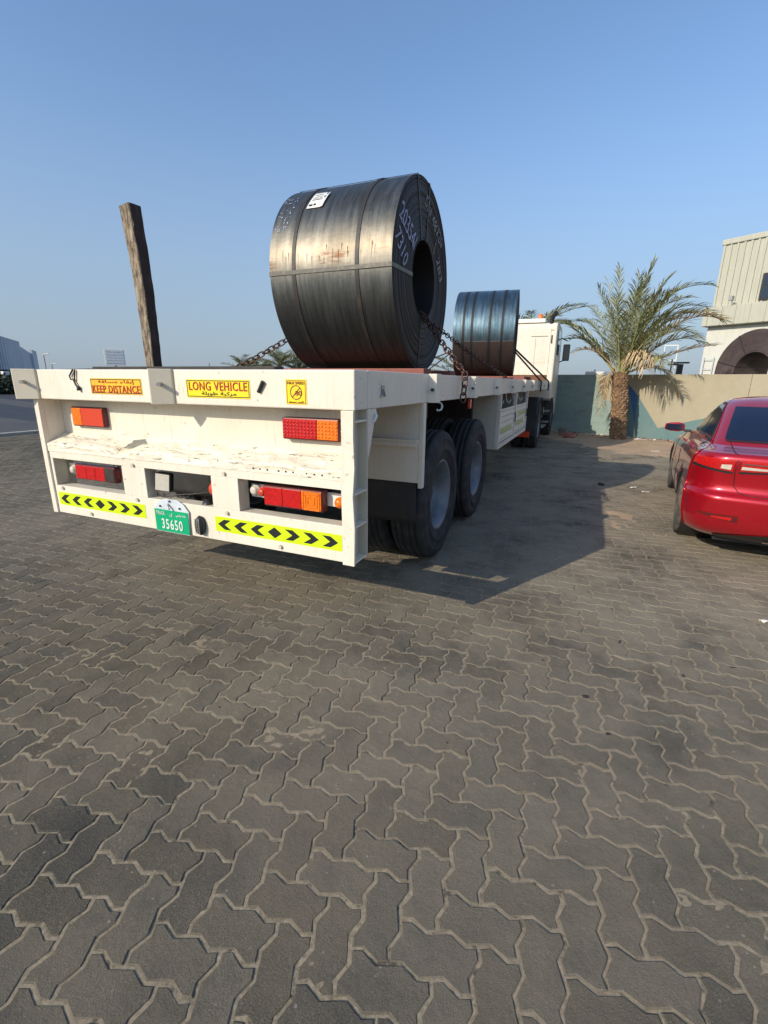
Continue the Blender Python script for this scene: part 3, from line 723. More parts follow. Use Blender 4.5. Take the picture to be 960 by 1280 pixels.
def wheel(parent, x, y, flip, inner, zc=TR_-.006, tmm=None, rmm=None, hmm=None, name='wheel'):
    inv = wmat(parent).inverted(); p = inv @ Vector((x, y, zc))
    wheel_ = link(tmm or tm, 'tyre', parent, p, (R.uniform(0, 6), 0, pi if flip else 0)); wheel_.name = name
    link(rmm or rm, 'rim', wheel_)
    if not inner: link(hmm or hm, 'hub', wheel_)
    return wheel_
for y in (1.635, 2.945):
    wheel(T, -.165, y, False, False); wheel(T, -.475, y, True, True)
    wheel(T, -2.335, y, True, False); wheel(T, -2.025, y, False, True)
    b = MB(); b.lathe([(-2.3, .001), (-2.3, .06), (-.2, .06), (-.2, .001)], 14, 'X', (0, y, .516)); b.build('axle', 'steel_dark', T)
    b = MB(); b.box((-.90, y-.5, .62), (-.82, y+.5, .70)); b.box((-1.76, y-.5, .62), (-1.68, y+.5, .70)); b.build('leaf_spring', 'steel_dark', T)
b = MB(); b.box((-2.2, 3.70, .62), (-.3, 3.76, 1.27)); b.build('cross_plate', 'steel_dark', T)

for y in (1.45, 2.75):
    for x in (-.95, -1.55):
        b = MB(); b.lathe([(y-.20, .001), (y-.20, .07), (y-.12, .085), (y-.02, .085), (y+.0, .05), (y+.1, .02), (y+.1, .001)], 16, 'Y', (x, 0, .72)); b.build('brake_chamber', 'steel_dark', T, recalc=True)
b = MB(); b.lathe([(-1.9, .001), (-1.9, .11), (-1.86, .13), (-1.3, .13), (-1.26, .11), (-1.26, .001)], 20, 'X', (0, .62, 1.10)); b.build('air_tank', 'galv', T, recalc=True)
for k, x in enumerate((-1.02, -1.10, -1.48)):
    b = MB(); b.tube([(x, .55, 1.20), (x+.05, .8, .95), (x-.04, 1.1, .88), (x, 1.4, .80)], .011, 7); b.build('air_hose', 'plastic', T)
# tool cabinet: frame, two slatted doors with open tops
CY0, CY1, CZ0, CZ1 = 3.92, 6.62, .600, 1.270
b = MB()
b.box((-.62, CY0, CZ0), (-.045, CY0+.012, CZ1)); b.box((-.62, CY0+.013, CZ0), (-.05, CY1, CZ0+.012)); b.box((-.62, CY1+.001, CZ0), (-.05, CY1+.013, CZ1)); b.build('cabinet_shell', 'cream_old', T)
b = MB(); b.box((-.60, CY0+.02, CZ0+.02), (-.58, CY1-.02, CZ1)); b.build('cabinet_back', 'steel_dark', T)
b = MB()
for y in (CY0, (CY0+CY1)/2-.03, CY1-.05): b.box((-.044, y, CZ0+.0505), (.004, y+.055, CZ1))
b.box((-.044, CY0, CZ0), (.004, CY1+.005, CZ0+.05)); b.build('cabinet_frame', 'cream', T, .003)
for i, (ya, yb) in enumerate((( CY0+.065, (CY0+CY1)/2-.04), ((CY0+CY1)/2+.035, CY1-.06))):
    dr = MB(); z0_, z1_ = CZ0+.065, 1.085
    dr.box((-.030, ya, z0_), (-.012, ya+.035, z1_)); dr.box((-.030, yb-.035, z0_), (-.012, yb, z1_)); dr.box((-.030, ya+.0355, z0_), (-.012, yb-.0355, z0_+.03)); dr.box((-.030, ya+.0355, z1_-.03), (-.012, yb-.0355, z1_))
    do = dr.build('cabinet_door', 'cream', T, .002)
    n = 5; hh = (z1_-z0_-.064)/n
    for k in range(n):
        sl = MB(); za = z0_+.032+k*hh
        sl.prism([(-.028, ya+.036, za+.002), (-.010, ya+.036, za+.006), (-.016, ya+.036, za+hh-.004), (-.028, ya+.036, za+hh-.002)], (0, yb-ya-.072, 0)); sl.build('slat', 'cream', do)
    for (k, f0, f1) in (((1, .08, .85),) if i == 0 else ((1, .1, .8), (3, .25, .95))):
        st_ = MB(); za = z0_+.032+k*hh; y0_, y1_ = ya+(yb-ya)*f0, ya+(yb-ya)*f1
        st_.prism([(-.0085, y0_, za+.012), (-.0085, y1_, za+.012), (-.0125, y1_, za+hh-.01), (-.0125, y0_, za+hh-.01)], (.001, 0, 0)); st_.build('lime_sticker', 'limedirty', do)
    h_ = MB(); h_.tube([(-.008, yb-.02, .86), (.010, yb-.02, .86), (.010, yb-.02, .98), (-.008, yb-.02, .98)], .007, 6); h_.build('handle', 'steel_dark', do)
for k in range(4):
    b = MB(); y = 4.25+k*.6; b.tube([(-.1, y, 1.26), (-.08, y, 1.17), (-.05, y+.04, 1.13), (-.03, y+.05, 1.18)], .008, 6); b.build('rope_hook', 'white', T)
b = MB(); b.box((-.02, 2.28, 1.175), (.008, 2.33, 1.262)); b.build('side_marker', 'redlens2', T, .006)
# front of trailer: landing leg, low headboard plank, orange chock
for x in (-.65, -1.85):
    b = MB(); b.box((x-.06, 7.15, .62), (x+.06, 7.27, 1.27)); b.box((x-.045, 7.165, .48), (x+.045, 7.255, .619)); b.box((x-.12, 7.08, .44), (x+.12, 7.34, .479)); b.build('landing_leg', 'cream_old', T, .004)
b = MB(); b.box((-2.44, L_-.16, D+.002), (-.06, L_-.10, D+.15)); b.build('headboard_plank', 'wood_dark', T, .006)

#@@COILS
# ------------------------------------------------------------------ steel coils
def coil_mat(name, c_hi, c_lo, rustc, metal=.85, rough=.36, seam=False):
    m, nt, bs = nodes_of(name)
    tc = nt.nodes.new('ShaderNodeTexCoord')
    a = tex_noise(nt, 3.2, 7, .65, stretch=(9, .8, .8)); bq = tex_noise(nt, 2.0, 6, .65); cc = tex_noise(nt, 11, 8, .75, stretch=(.6, 2.5, 2.5)); dd = tex_noise(nt, 1.1, 5, .6)
    c = mix(nt, ramp(nt, a.outputs['Fac'], .35, .68).outputs[0], c_hi, c_lo)
    c = mix(nt, math_n(nt, 'MULTIPLY', ramp(nt, bq.outputs['Fac'], .52, .70).outputs[0], .6), c, tuple(.45*x for x in c_lo))
    c = mix(nt, math_n(nt, 'MULTIPLY', ramp(nt, cc.outputs['Fac'], .60, .70).outputs[0], .8), c, rustc)
    if seam:   # rust that has crept out of the outer wrap's end seam, plus a painted sheen band and dark underside
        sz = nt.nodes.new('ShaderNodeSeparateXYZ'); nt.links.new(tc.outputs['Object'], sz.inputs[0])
        rz_ = nt.nodes.new('ShaderNodeValToRGB'); e = rz_.color_ramp.elements; e[0].position = .44; e[0].color = (0, 0, 0, 1); e[1].position = .66; e[1].color = (0, 0, 0, 1)
        for p_, v_ in ((.50, .75), (.585, .9), (.60, .2)):
            q_ = e.new(p_); q_.color = (v_, v_, v_, 1)
        nt.links.new(math_n(nt, 'ADD', sz.outputs['Z'], .5), rz_.inputs[0])
        s1 = tex_noise(nt, 7, 8, .75, stretch=(1.0, 9, 9)); s2_ = tex_noise(nt, 30, 6, .7, stretch=(3.5, .35, .35)); s3 = tex_noise(nt, 2.2, 3)
        k_ = math_n(nt, 'MULTIPLY', rz_.outputs[0], math_n(nt, 'MAXIMUM', ramp(nt, s1.outputs['Fac'], .49, .56).outputs[0], math_n(nt, 'MULTIPLY', ramp(nt, s2_.outputs['Fac'], .58, .66).outputs[0], .7)))
        k_ = math_n(nt, 'MULTIPLY', k_, ramp(nt, s3.outputs['Fac'], .42, .58).outputs[0])
        c = mix(nt, math_n(nt, 'MULTIPLY', ramp(nt, math_n(nt, 'ABSOLUTE', math_n(nt, 'SUBTRACT', sz.outputs['Z'], .12)), .0, .26, (1, 1, 1), (0, 0, 0)).outputs[0], .55), c, (.19, .145, .090))  # golden sheen band painted into the base colour
        c = mix(nt, k_, c, (.085, .040, .020))
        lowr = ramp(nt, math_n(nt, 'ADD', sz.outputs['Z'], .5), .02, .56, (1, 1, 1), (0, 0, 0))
        c = mix(nt, math_n(nt, 'MULTIPLY', lowr.outputs[0], .5), c, (.05, .045, .04))  # dark reflection on the lower half, painted into the colour
    nt.links.new(c, bs.inputs['Base Color'])
    bs.inputs['Metallic'].default_value = metal
    r = nt.nodes.new('ShaderNodeMapRange'); r.inputs[3].default_value = rough-.10; r.inputs[4].default_value = rough+.22
    nt.links.new(bq.outputs['Fac'], r.inputs[0]); nt.links.new(r.outputs[0], bs.inputs['Roughness'])
    b1 = bump(nt, bs, dd.outputs['Fac'], .35, .03); bump(nt, bs, a.outputs['Fac'], .12, .01, b1)
    return m
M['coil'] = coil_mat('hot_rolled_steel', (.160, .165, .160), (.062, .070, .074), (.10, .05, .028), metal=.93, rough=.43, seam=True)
M['coil_blue'] = coil_mat('blued_steel', (.20, .28, .31), (.07, .12, .16), (.10, .06, .04), metal=.95, rough=.33)
M['coil_lower'] = coil_mat('rusted_wrap', (.050, .028, .022), (.026, .018, .016), (.10, .04, .025), metal=.2, rough=.7)
M['coil_red'] = coil_mat('reddish_coil_edge', (.115, .080, .075), (.070, .055, .055), (.14, .075, .05), metal=.3, rough=.6)
m, nt, bs = nodes_of('coil_edge')
tc = nt.nodes.new('ShaderNodeTexCoord'); sx = nt.nodes.new('ShaderNodeSeparateXYZ'); nt.links.new(tc.outputs['Object'], sx.inputs[0])
rr = math_n(nt, 'SQRT', math_n(nt, 'ADD', math_n(nt, 'MULTIPLY', sx.outputs['Y'], sx.outputs['Y']), math_n(nt, 'MULTIPLY', sx.outputs['Z'], sx.outputs['Z'])))
nn = nt.nodes.new('ShaderNodeTexNoise'); nn.noise_dimensions = '1D'; nn.inputs['Scale'].default_value = 240; nn.inputs['Detail'].default_value = 3; nt.links.new(rr, nn.inputs['W'])
n3 = tex_noise(nt, 3, 6)
c = mix(nt, ramp(nt, nn.outputs['Fac'], .35, .65).outputs[0], (.022, .020, .020), (.060, .054, .052))
c = mix(nt, math_n(nt, 'MULTIPLY', ramp(nt, n3.outputs['Fac'], .5, .7).outputs[0], .5), c, (.055, .03, .024))
nt.links.new(c, bs.inputs['Base Color']); bs.inputs['Metallic'].default_value = .4; bs.inputs['Roughness'].default_value = .6
bump(nt, bs, nn.outputs['Fac'], .5, .006); M['coil_edge'] = m

def make_coil(loc, rz, Rr, W, rin, label, circ, loops, surf='coil', edge_m='coil_edge', lower=None, seed=0, group=None, strap_w=.032, strap_m='steel_dark'):
    C_ = empty('steel_coil', loc, rz, label, 'steel coil', group)
    rg = random.Random(seed); h = W/2
    def wob(a, o): return .0035*fbm(cos(a)*1.5+seed, sin(a)*1.5, o*1.2, 1, 2)
    n = 128
    b = MB(); k = 22; b.lathe([(-h+W*i/k, Rr) for i in range(k+1)], n, 'X', wob=wob, smooth=True)
    o = b.build('outer_wrap', surf, C_, world=False)
    # coil faces: wound edges, each layer a little proud or sunk
    b = MB(); rings = 46; prof = []
    for i in range(rings+1):
        r_ = rin+(Rr-rin)*i/rings
        prof.append((h+rg.uniform(-.004, .003)+(.0 if i < rings else -.004), r_))
        if i < rings: prof.append((h+rg.uniform(-.004, .003), r_+(Rr-rin)/rings*.55))
    b.lathe(prof, n, 'X', smooth=False)
    b.lathe([(-x, r_) for x, r_ in prof], n, 'X', smooth=False)
    b.lathe([(-h+.001, rin), (h-.001, rin)], n, 'X'); b.build('coil_side', edge_m, C_, recalc=False, world=False)
    if lower:
        b = MB()
        def fl(u, v): 
            a = pi+radians(13)+.012*fbm(v*6, 1, 0, 1, 3)*(u == 0)+u*radians(120); q = Rr+.004
            return (-h+W*v, q*cos(a), q*sin(a))
        b.grid(fl, 60, 26); b.build('lower_wrap', lower, C_, world=False)
        b = MB()
        def fe(u, v):
            a = pi+radians(13)+.012*fbm(v*6, 1, 0, 1, 3)-radians(.35)*u; q = Rr+.0042
            return (-h+W*v, q*cos(a), q*sin(a))
        b.grid(fe, 1, 26); b.build('wrap_edge', 'galv', C_, world=False)
    for fx in circ:
        x = -h+W*fx; b = MB(); q = Rr+.0055
        b.lathe([(x-strap_w/2, q-.006), (x-strap_w/2, q), (x+strap_w/2, q), (x+strap_w/2, q-.006)], n, 'X', wob=wob, smooth=False); b.build('steel_strap', strap_m, C_, world=False)
        b = MB(); b.box((x-strap_w*.7, -.03, q-.001), (x+strap_w*.7, .03, q+.004), Matrix.Rotation(rg.uniform(-.6, .6), 4, 'X')); b.build('strap_seal', 'steel_dark', C_, world=False)
    for ang, wd in loops:
        a = radians(ang); m_ = Matrix.Rotation(a-pi/2, 4, 'X'); b = MB(); e = .004; q = Rr+.0055
        b.box((-h-e, -wd/2, q-.001), (h+e, wd/2, q+.002), m_); b.box((h+.003, -wd/2, rin-.002), (h+.006, wd/2, q-.0015), m_)
        b.box((-h-.006, -wd/2, rin-.002), (-h-.003, wd/2, q-.0015), m_); b.box((-h-e, -wd/2, rin-.005), (h+e, wd/2, rin-.0025), m_)
        b.build('bore_strap', 'strap_grey' if ang == 182 else strap_m, C_, world=False)
    return C_
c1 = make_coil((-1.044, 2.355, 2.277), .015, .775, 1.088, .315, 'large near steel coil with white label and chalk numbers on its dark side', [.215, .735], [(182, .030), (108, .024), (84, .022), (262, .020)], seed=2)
c2 = make_coil((-.925, 7.32, D+.062+.745), .11, .745, 1.05, .29, 'far bluish steel coil with rusty lower wrap, nearer the cab', [.17, .31, .60, .80], [(95, .03)], surf='coil_blue', lower='coil_lower', seed=5, strap_w=.040, strap_m='black')
# dressings of the near coil
W1 = wmat(c1); hx = .544
def on_cyl(th, x, dr=.006): return W1 @ Vector((x, (.775+dr)*cos(th), (.775+dr)*sin(th)))
lb = MB()
def flab(u, v):
    th = radians(128+15.5*(1-v)+ (1.5 if u > .8 and v > .8 else 0)); return on_cyl(th, -.265+.15*u+.012*(v), .008+.006*max(0, u-.8)*5)
lb.grid(flab, 6, 6); lo = lb.build('paper_label', 'white', c1); lo.modifiers.new('solid', 'SOLIDIFY').thickness = .0015
tl = MB()
for k, (u0, u1, v0, v1) in enumerate(((.08, .3, .1, .2), (.36, .5, .12, .22), (.1, .75, .45, .48), (.1, .7, .55, .57), (.1, .75, .65, .67), (.78, .86, .55, .7), (.82, .92, .75, .88), (.1, .6, .78, .81))):
    tl.add([on_cyl(radians(128+15.5*(1-v)), -.265+.15*u+.012*v, .0105) for u, v in ((u0, v0), (u1, v0), (u1, v1), (u0, v1))], [(0, 1, 2, 3)])
tl.build('printing', 'black', lo)
# white paint speckle (stencilled numbers, worn away) left end
sp = MB(); rg = random.Random(4)
for k in range(60):
    x = -.52+.12*rg.random(); th = radians(rg.uniform(128, 158)); s_ = rg.uniform(.002, .006)
    sp.add([on_cyl(th+dy*s_*1.6, x+dx*s_, .005) for dx, dy in ((-1, -1), (1, -.6), (1, 1), (-.7, 1))], [(0, 1, 2, 3)])
sp.build('stencil_marks', 'chalk', c1)
# rust runs near the seam
M['rustmark'] = mat('rust_mark', (.15, .065, .028), .85, layers=[((.34, .25, .16), 30, .42, .6, None, .7)])
rn = MB()
def on_ribbon(x0, x1, th, hh, n=14, sd=0):
    for i in range(n):
        u0, u1 = i/n, (i+1)/n
        if rg.random() < .35: continue
        a0 = radians(th+rg.uniform(-.5, .5)); hhh = hh*rg.uniform(.3, 1)
        rn.add([on_cyl(a0, x0+(x1-x0)*u0, .0046), on_cyl(a0, x0+(x1-x0)*u1, .0046), on_cyl(a0+hhh, x0+(x1-x0)*u1, .0046), on_cyl(a0+hhh*.8, x0+(x1-x0)*u0, .0046)], [(0, 1, 2, 3)])
for k in range(26):
    x = rg.uniform(-.5, .5); a0 = radians(rg.uniform(168, 176)); ln = radians(rg.uniform(2, 9)); wd = rg.uniform(.0015, .005)
    rn.add([on_cyl(a0, x, .0046), on_cyl(a0, x+wd, .0046), on_cyl(a0+ln, x+wd*.6, .0046)], [(0, 1, 2)])
rn.build('rust_streaks', 'rustmark', c1)
# chalk writing on the near coil's side; the face is X=const, Y to the right, Z up
def face_pt(y, z): return W1 @ Vector((hx+.0065, y, z))
def chalk(body, p0, p1, hgt, mt='chalk', bold=0.0005):
    a = Vector((0, p0[0], p0[1])); c_ = Vector((0, p1[0], p1[1])); d = (c_-a).normalized(); up = Vector((0, -d.z, d.y))
    mid = face_pt((p0[0]+p1[0])/2, (p0[1]+p1[1])/2)
    text_obj('chalk_writing', body, .15, mt, c1, mid, d, up, width=(c_-a).length, height=hgt, depth=.0008, bold=bold, shear=.12)
def face_px(x, y):
    # a point of the coil side given by where it lies on the photographed face
    d = _F+_R2*((x-480)/580.09)-_U2*((y-640)/580.09)
    p0_ = W1 @ Vector((hx, 0, 0)); nx = (W1.to_3x3() @ Vector((1, 0, 0)))
    t = (p0_-CP).dot(nx)/d.dot(nx); q = W1.inverted() @ (CP+d*t); return (q.y, q.z)
chalk('20354/', face_px(500.5, 258), face_px(519, 307), .15)
chalk('7310', face_px(496, 288), face_px(507, 328), .14)
chalk('5N 48720', face_px(532, 248), face_px(551, 306), .11, 'chalk_pale')
chalk('283', face_px(546, 322), face_px(550, 352), .10, 'chalk_pale')
def stroke(a, b_, wd=.010, mt='chalk'):
    A_, B_ = Vector((0,)+a), Vector((0,)+b_); d = (B_-A_).normalized(); n_ = Vector((0, -d.z, d.y))*wd/2
    k = MB(); k.add([face_pt(p.y, p.z) for p in (A_-n_, B_-n_, B_+n_, A_+n_)], [(0, 1, 2, 3)]); k.build('chalk_writing', mt, c1)
stroke(face_px(501, 276), face_px(517, 308)); stroke(face_px(547, 290), face_px(541, 318), .012, 'chalk_pale')

# timbers under the coils, leaning post, chains and straps
def timber(x0, x1, y0, y1, h, label, mt='brickred', group=None, name='timber_block'):
    b = MB()
    def ff(p): return p
    b.box((x0, y0, D-.004), (x1, y1, D+h)); o = b.build(name, mt, None, .005); tag(o, label, 'timber', group); return o
timber(-1.75, -.30, 1.86, 2.06, .058, 'red painted timber under the rear edge of the near coil')
timber(-1.75, -.30, 2.66, 2.86, .058, 'red painted timber under the front edge of the near coil')
timber(-2.0, -.12, 6.85, 7.07, .065, 'red painted timber under the rear edge of the far coil')
timber(-2.0, -.12, 7.62, 7.84, .065, 'red painted timber under the front edge of the far coil')
timber(-.9, -.1, 5.2, 5.45, .03, 'thin red plank lying on the deck between the coils')
m, nt, bs = nodes_of('weathered_timber')
a = tex_noise(nt, 7, 9, .8, stretch=(5, 5, 1.4)); e = tex_noise(nt, 16, 8, .7, stretch=(3, 3, 1))
c = mix(nt, ramp(nt, a.outputs['Fac'], .38, .62).outputs[0], (.075, .045, .028), (.52, .42, .29))
c = mix(nt, math_n(nt, 'MULTIPLY', ramp(nt, e.outputs['Fac'], .5, .62).outputs[0], .85), c, (.045, .028, .020))
nt.links.new(c, bs.inputs['Base Color']); bs.inputs['Roughness'].default_value = .9
bump(nt, bs, a.outputs['Fac'], .9, .02); M['post'] = m
M['post_shade'] = mat('shaded_timber', (.045, .028, .024), .9, layers=[((.11, .07, .05), 9, .5, .7, (4, 4, 1), .7)], bmp=(20, .6, .01))  # shade of the post's right-hand side, put into a darker timber colour
b = MB(); NP = 26
def fpost(i, j):
    t = i/NP; z = D+.0+t*.835
    wx = .062+.022*t+.0015*sin(7*t); wy = .056+.014*t
    cx = -1.345-.040*t+.014*sin(pi*t); cy = .10
    q = [(-.5, -.5), (.0, -.52), (.46, -.5), (.5, -.42), (.52, 0), (.5, .5), (-.46, .5), (-.5, .42)][j]
    jj = .0022*fbm(t*12, j*3.1, 0, 1, 3)
    a_, b_ = q[0]*wx+jj, q[1]*wy+jj; ca, sa = cos(-.10), sin(-.10)
    return (cx+a_*ca-b_*sa, cy+a_*sa+b_*ca, z+(0.006*q[0] if i == NP else 0))
vs = [fpost(i, j) for i in range(NP+1) for j in range(8)]
b.add(vs, [(i*8+j, i*8+(j+1) % 8, (i+1)*8+(j+1) % 8, (i+1)*8+j) for i in range(NP) for j in range(8)]+[tuple(range(7, -1, -1)), tuple(range(NP*8, NP*8+8))])
po = b.build('timber_post', ['post', 'post_shade'])
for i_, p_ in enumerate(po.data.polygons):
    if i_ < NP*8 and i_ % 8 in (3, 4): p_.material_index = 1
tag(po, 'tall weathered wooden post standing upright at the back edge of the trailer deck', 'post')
b = MB(); b.box((-1.425, .035, D-.004), (-1.315, .050, D+.012)); tag(b.build('wood_wedge', 'brickred', None, .003), 'thin reddish wooden wedge at the foot of the tall post', 'wedge')

def link_mesh(L, wd, r):
    b = MB(); path = []; hw = wd/2; hl = L/2-hw
    for k in range(7): a = -pi/2+pi*k/6; path.append((hl+hw*cos(a), hw*sin(a), 0))
    for k in range(7): a = pi/2+pi*k/6; path.append((-hl+hw*cos(a), hw*sin(a), 0))
    path.append(path[0]); path.append(path[1]); b.tube(path, r, 7, caps=False); return b.mesh('chain_link', 'chain')
lm1 = link_mesh(.078, .046, .0068); lm2 = link_mesh(.060, .036, .0052)
def chain(path, label, lm=lm1, pitch=.058, group=None):
    P = [Vector(p) for p in path]; o = empty('lashing_chain', P[0], 0, label, 'chain', group)
    seg = [(P[i+1]-P[i]).length for i in range(len(P)-1)]; tot = sum(seg); n = int(tot/pitch); rg = random.Random(len(label))
    for k in range(n):
        s_ = (k+.5)*tot/n; i = 0
        while i < len(seg)-1 and s_ > seg[i]: s_ -= seg[i]; i += 1
        p = P[i].lerp(P[i+1], s_/seg[i]); d = (P[i+1]-P[i]).normalized()
        q = d.to_track_quat('X', 'Z').to_matrix().to_4x4() @ Matrix.Rotation((k % 2)*pi/2+.5+rg.uniform(-.25, .25), 4, 'X')
        l = bpy.data.objects.new('chain_link', lm); COL.objects.link(l); l.parent = o
        l.location = p-P[0]; l.rotation_euler = q.to_euler()
    return o
def sag(a, b_, s_, n=8):
    a = Vector(a); b_ = Vector(b_); return [a.lerp(b_, i/n)-Vector((0, 0, s_*4*(i/n)*(1-i/n))) for i in range(n+1)]
bore_r = (-.50, 2.34, 1.985); bore_l = (-1.60, 2.34, 1.985)
chain([(-.95, 2.34, 1.983), bore_r]+sag((-.47, 2.36, 1.96), (.035, 1.90, D+.02), .01)[0:]+[(.050, 1.86, D-.05), (.045, 1.84, D-.20)], 'rusty chain from the near coil bore down over the right deck edge')
chain([(-.95, 2.34, 1.981), bore_r]+sag((-.46, 2.38, 1.955), (.028, 4.05, D+.01), .02)[0:], 'dark chain from the near coil bore running forward across the far coil', lm2, .045)
chain([(-1.1, 2.34, 1.983), bore_l]+sag((-1.63, 2.34, 1.96), (-2.40, 1.90, D+.02), .015)[0:], 'dark chain from the near coil bore down to the left side of the deck')
b = MB(); b.lathe([(-.03, .001), (-.03, .028), (.03, .028), (.03, .001)], 10, 'Z', (-2.36, 1.86, D+.035)); b.tube([(-2.36, 1.86, D+.03), (-2.28, 1.88, D+.05), (-2.22, 1.84, D+.02)], .012, 8)
tag(b.build('chain_binder', 'chain', recalc=True), 'rusty chain binder lying at the left deck end of the chain', 'chain binder')
b = MB(); b.box((-2.42, 1.60, D), (-2.34, 1.68, D+.05)); b.tube([(-2.38, 1.64, D+.05), (-2.38, 1.64, D+.10)], .006, 6); b.box((-2.34, 1.66, D+.02), (-2.26, 1.74, D+.07)); tag(b.build('ratchet', 'galv'), 'small grey ratchet standing on the left deck edge beside the chain', 'ratchet')
def rope(path, label, r=.011, mt='strap'):
    b = MB(); b.tube(path, r, 7); tag(b.build('lashing_rope', mt), label, 'rope')
rope([(-.7, 7.4, 1.97), (-.42, 7.45, 1.98), (.032, 8.05, D+.012), (.062, 8.08, D-.02), (.060, 8.08, D-.21)], 'dark lashing rope over the deck edge, nearer of two beside the cab', .016)
rope([(-.7, 7.42, 1.99), (-.42, 7.50, 2.02), (.030, 9.9, D+.012), (.062, 9.9, D-.02), (.060, 9.9, D-.21)], 'dark lashing rope over the deck edge, farther of two beside the cab', .018)
rope([(-1.3, 7.25, 1.98), (-1.56, 7.2, 1.98), (-2.43, 6.0, D+.01)], 'thin dark rope from the left of the far coil to the deck')
rope([(-1.3, 7.23, 1.97), (-1.56, 7.18, 1.95), (-2.0, 6.5, D+.01)], 'short dark rope beneath the thin rope left of the far coil')

#@@TRACTOR
# ------------------------------------------------------------------ tractor unit
K = empty('tractor_truck', (-1.2, 11.9, 0), 0, 'cream tractor truck cab pulling the flatbed trailer, seen from behind', 'truck')
YB, YF, XR, XL = 10.86, 12.95, .06, -2.43
b = MB()
prof = [(YB, 1.02), (YB, 2.74), (YB+.06, 2.83), (YB+.35, 2.88), (YF-.5, 2.88), (YF-.18, 2.80), (YF-.02, 2.0), (YF, 1.9), (YF, .55), (YF-.45, .55), (YF-.5, 1.02)]
b.prism([(XR, y, z) for y, z in prof], (XL-XR, 0, 0)); b.build('cab', 'cream', K, .03, seg=3)
b = MB(); b.box((XL+.12, YB-.012, 1.50), (XR-.14, YB-.001, 2.70)); b.build('back_panel', 'cream', K, .004)
b = MB(); b.box((XL+.06, YB-.006, 2.66), (XR-.07, YB-.0, 2.67)); b.box((XR-.60, YB-.016, 2.52), (XR-.20, YB-.0125, 2.532)); b.box((XR-.125, YB-.022, 2.36), (XR-.10, YB-.001, 2.55)); b.build('panel_trim', 'steel_dark', K)
b = MB(); b.box((XL+.2, YB+.05, 2.852), (XR-.30, YB+.5, 2.95)); b.build('roof_hatch', 'white', K, .02)
b = MB(); b.lathe([(2.92, .001), (2.92, .07), (2.97, .07), (3.04, .055), (3.07, .001)], 16, 'Z', (-.40, YB+.35, .03)); b.build('beacon', 'amberlens', K, recalc=True)
b = MB(); b.tube([(-.10, YB+.10, 2.65), (-.10, YB+.10, 2.90), (-.07, YB+.06, 3.00), (.0, YB-.02, 3.05)], .055, 12); b.build('air_intake', 'plastic', K)
b = MB(); b.box((XR+.001, YB+.35, 1.35), (XR+.012, YB+1.35, 2.1)); b.build('door', 'cream', K, .01)
b = MB(); b.box((XR+.0125, YB+.42, 2.12), (XR+.018, YB+1.3, 2.72)); b.build('side_window', 'glass_dark', K, .002)
b = MB(); b.box((XL+.15, YF-.06, 1.95), (XR-.15, YF+.02, 2.75)); b.build('windscreen', 'glass_dark', K)
b = MB()
for x in (XL+.5, XR-.5): b.box((x, YB-.020, 1.56), (x+.012, YB-.0125, 2.48))
b.box((XL+.2, YB-.018, 1.90), (XR-.22, YB-.0125, 1.908)); b.build('panel_seam', 'cream_old', K)
for k, (x, mt_) in enumerate(((-1.35, 'redlens2'), (-1.25, 'plastic'), (-1.15, 'plastic'))):
    b = MB(); b.tube([(x, YB-.01, 1.5), (x+.02, YB-.25, 1.30), (x-.03, YB-.5, 1.10), (x, YB-.8, 1.15), (x, YB-1.0, 1.2)], .018, 8); b.build('air_hose', mt_, K)
# mirror
b = MB(); b.tube([(XR, YF-.35, 2.62), (.22, YF-.22, 2.55)], .014, 8); b.tube([(XR, YF-.35, 1.98), (.22, YF-.22, 2.05)], .014, 8); b.build('mirror_arm', 'plastic', K)
b = MB(); b.box((.13, YF-.27, 2.02), (.31, YF-.17, 2.46)); o = b.build('mirror', 'plastic', K, .025, seg=3)
b = MB(); b.box((.145, YF-.274, 2.045), (.295, YF-.271, 2.435)); b.build('mirror_glass', 'glass_dark', o)
# chassis, steps, tank, lower body
b = MB(); b.box((-1.62, 8.2, .75), (-1.54, 12.9, 1.0)); b.box((-.86, 8.2, .75), (-.78, 12.9, 1.0)); b.build('chassis_rail', 'steel_dark', K)
b = MB(); b.lathe([(-1.5, .001), (-1.5, .45), (-.9, .45), (-.9, .001)], 24, 'Z', (-1.2, 9.3, 0)); b.v = [(x, y, z*.12+1.16) for x, y, z in b.v]; b.build('fifth_wheel', 'steel_dark', K, recalc=True)
b = MB(); b.lathe([(9.75, .001), (9.75, .29), (10.6, .29), (10.6, .001)], 28, 'Y', (-.33, 0, .72)); b.build('fuel_tank', 'galv', K, recalc=True)
b = MB(); b.box((-.10, 9.8, .38), (.03, 10.6, .41)); b.build('side_step', 'galv', K)
for z in (.42, .70, .98):
    b = MB(); b.box((-.20, YB+.08, z), (.045, YB+.38, z+.035)); b.build('cab_step', 'galv', K, .004)
b = MB(); b.box((-.22, YB+.02, .40), (-.17, YB+.42, 1.25)); b.box((-2.3, YB+.02, .9), (-.24, YB+.06, 1.3)); b.build('step_frame', 'plastic', K)
b = MB(); b.box((-2.43, YF-.35, .38), (.03, YF+.02, .545)); b.build('bumper', 'plastic', K, .02)
tm2 = tyre_mesh(.50, .27, lug=False); rm2 = rim_mesh(.50, .27, -.09); rm3 = rim_mesh(.50, .27, .06)
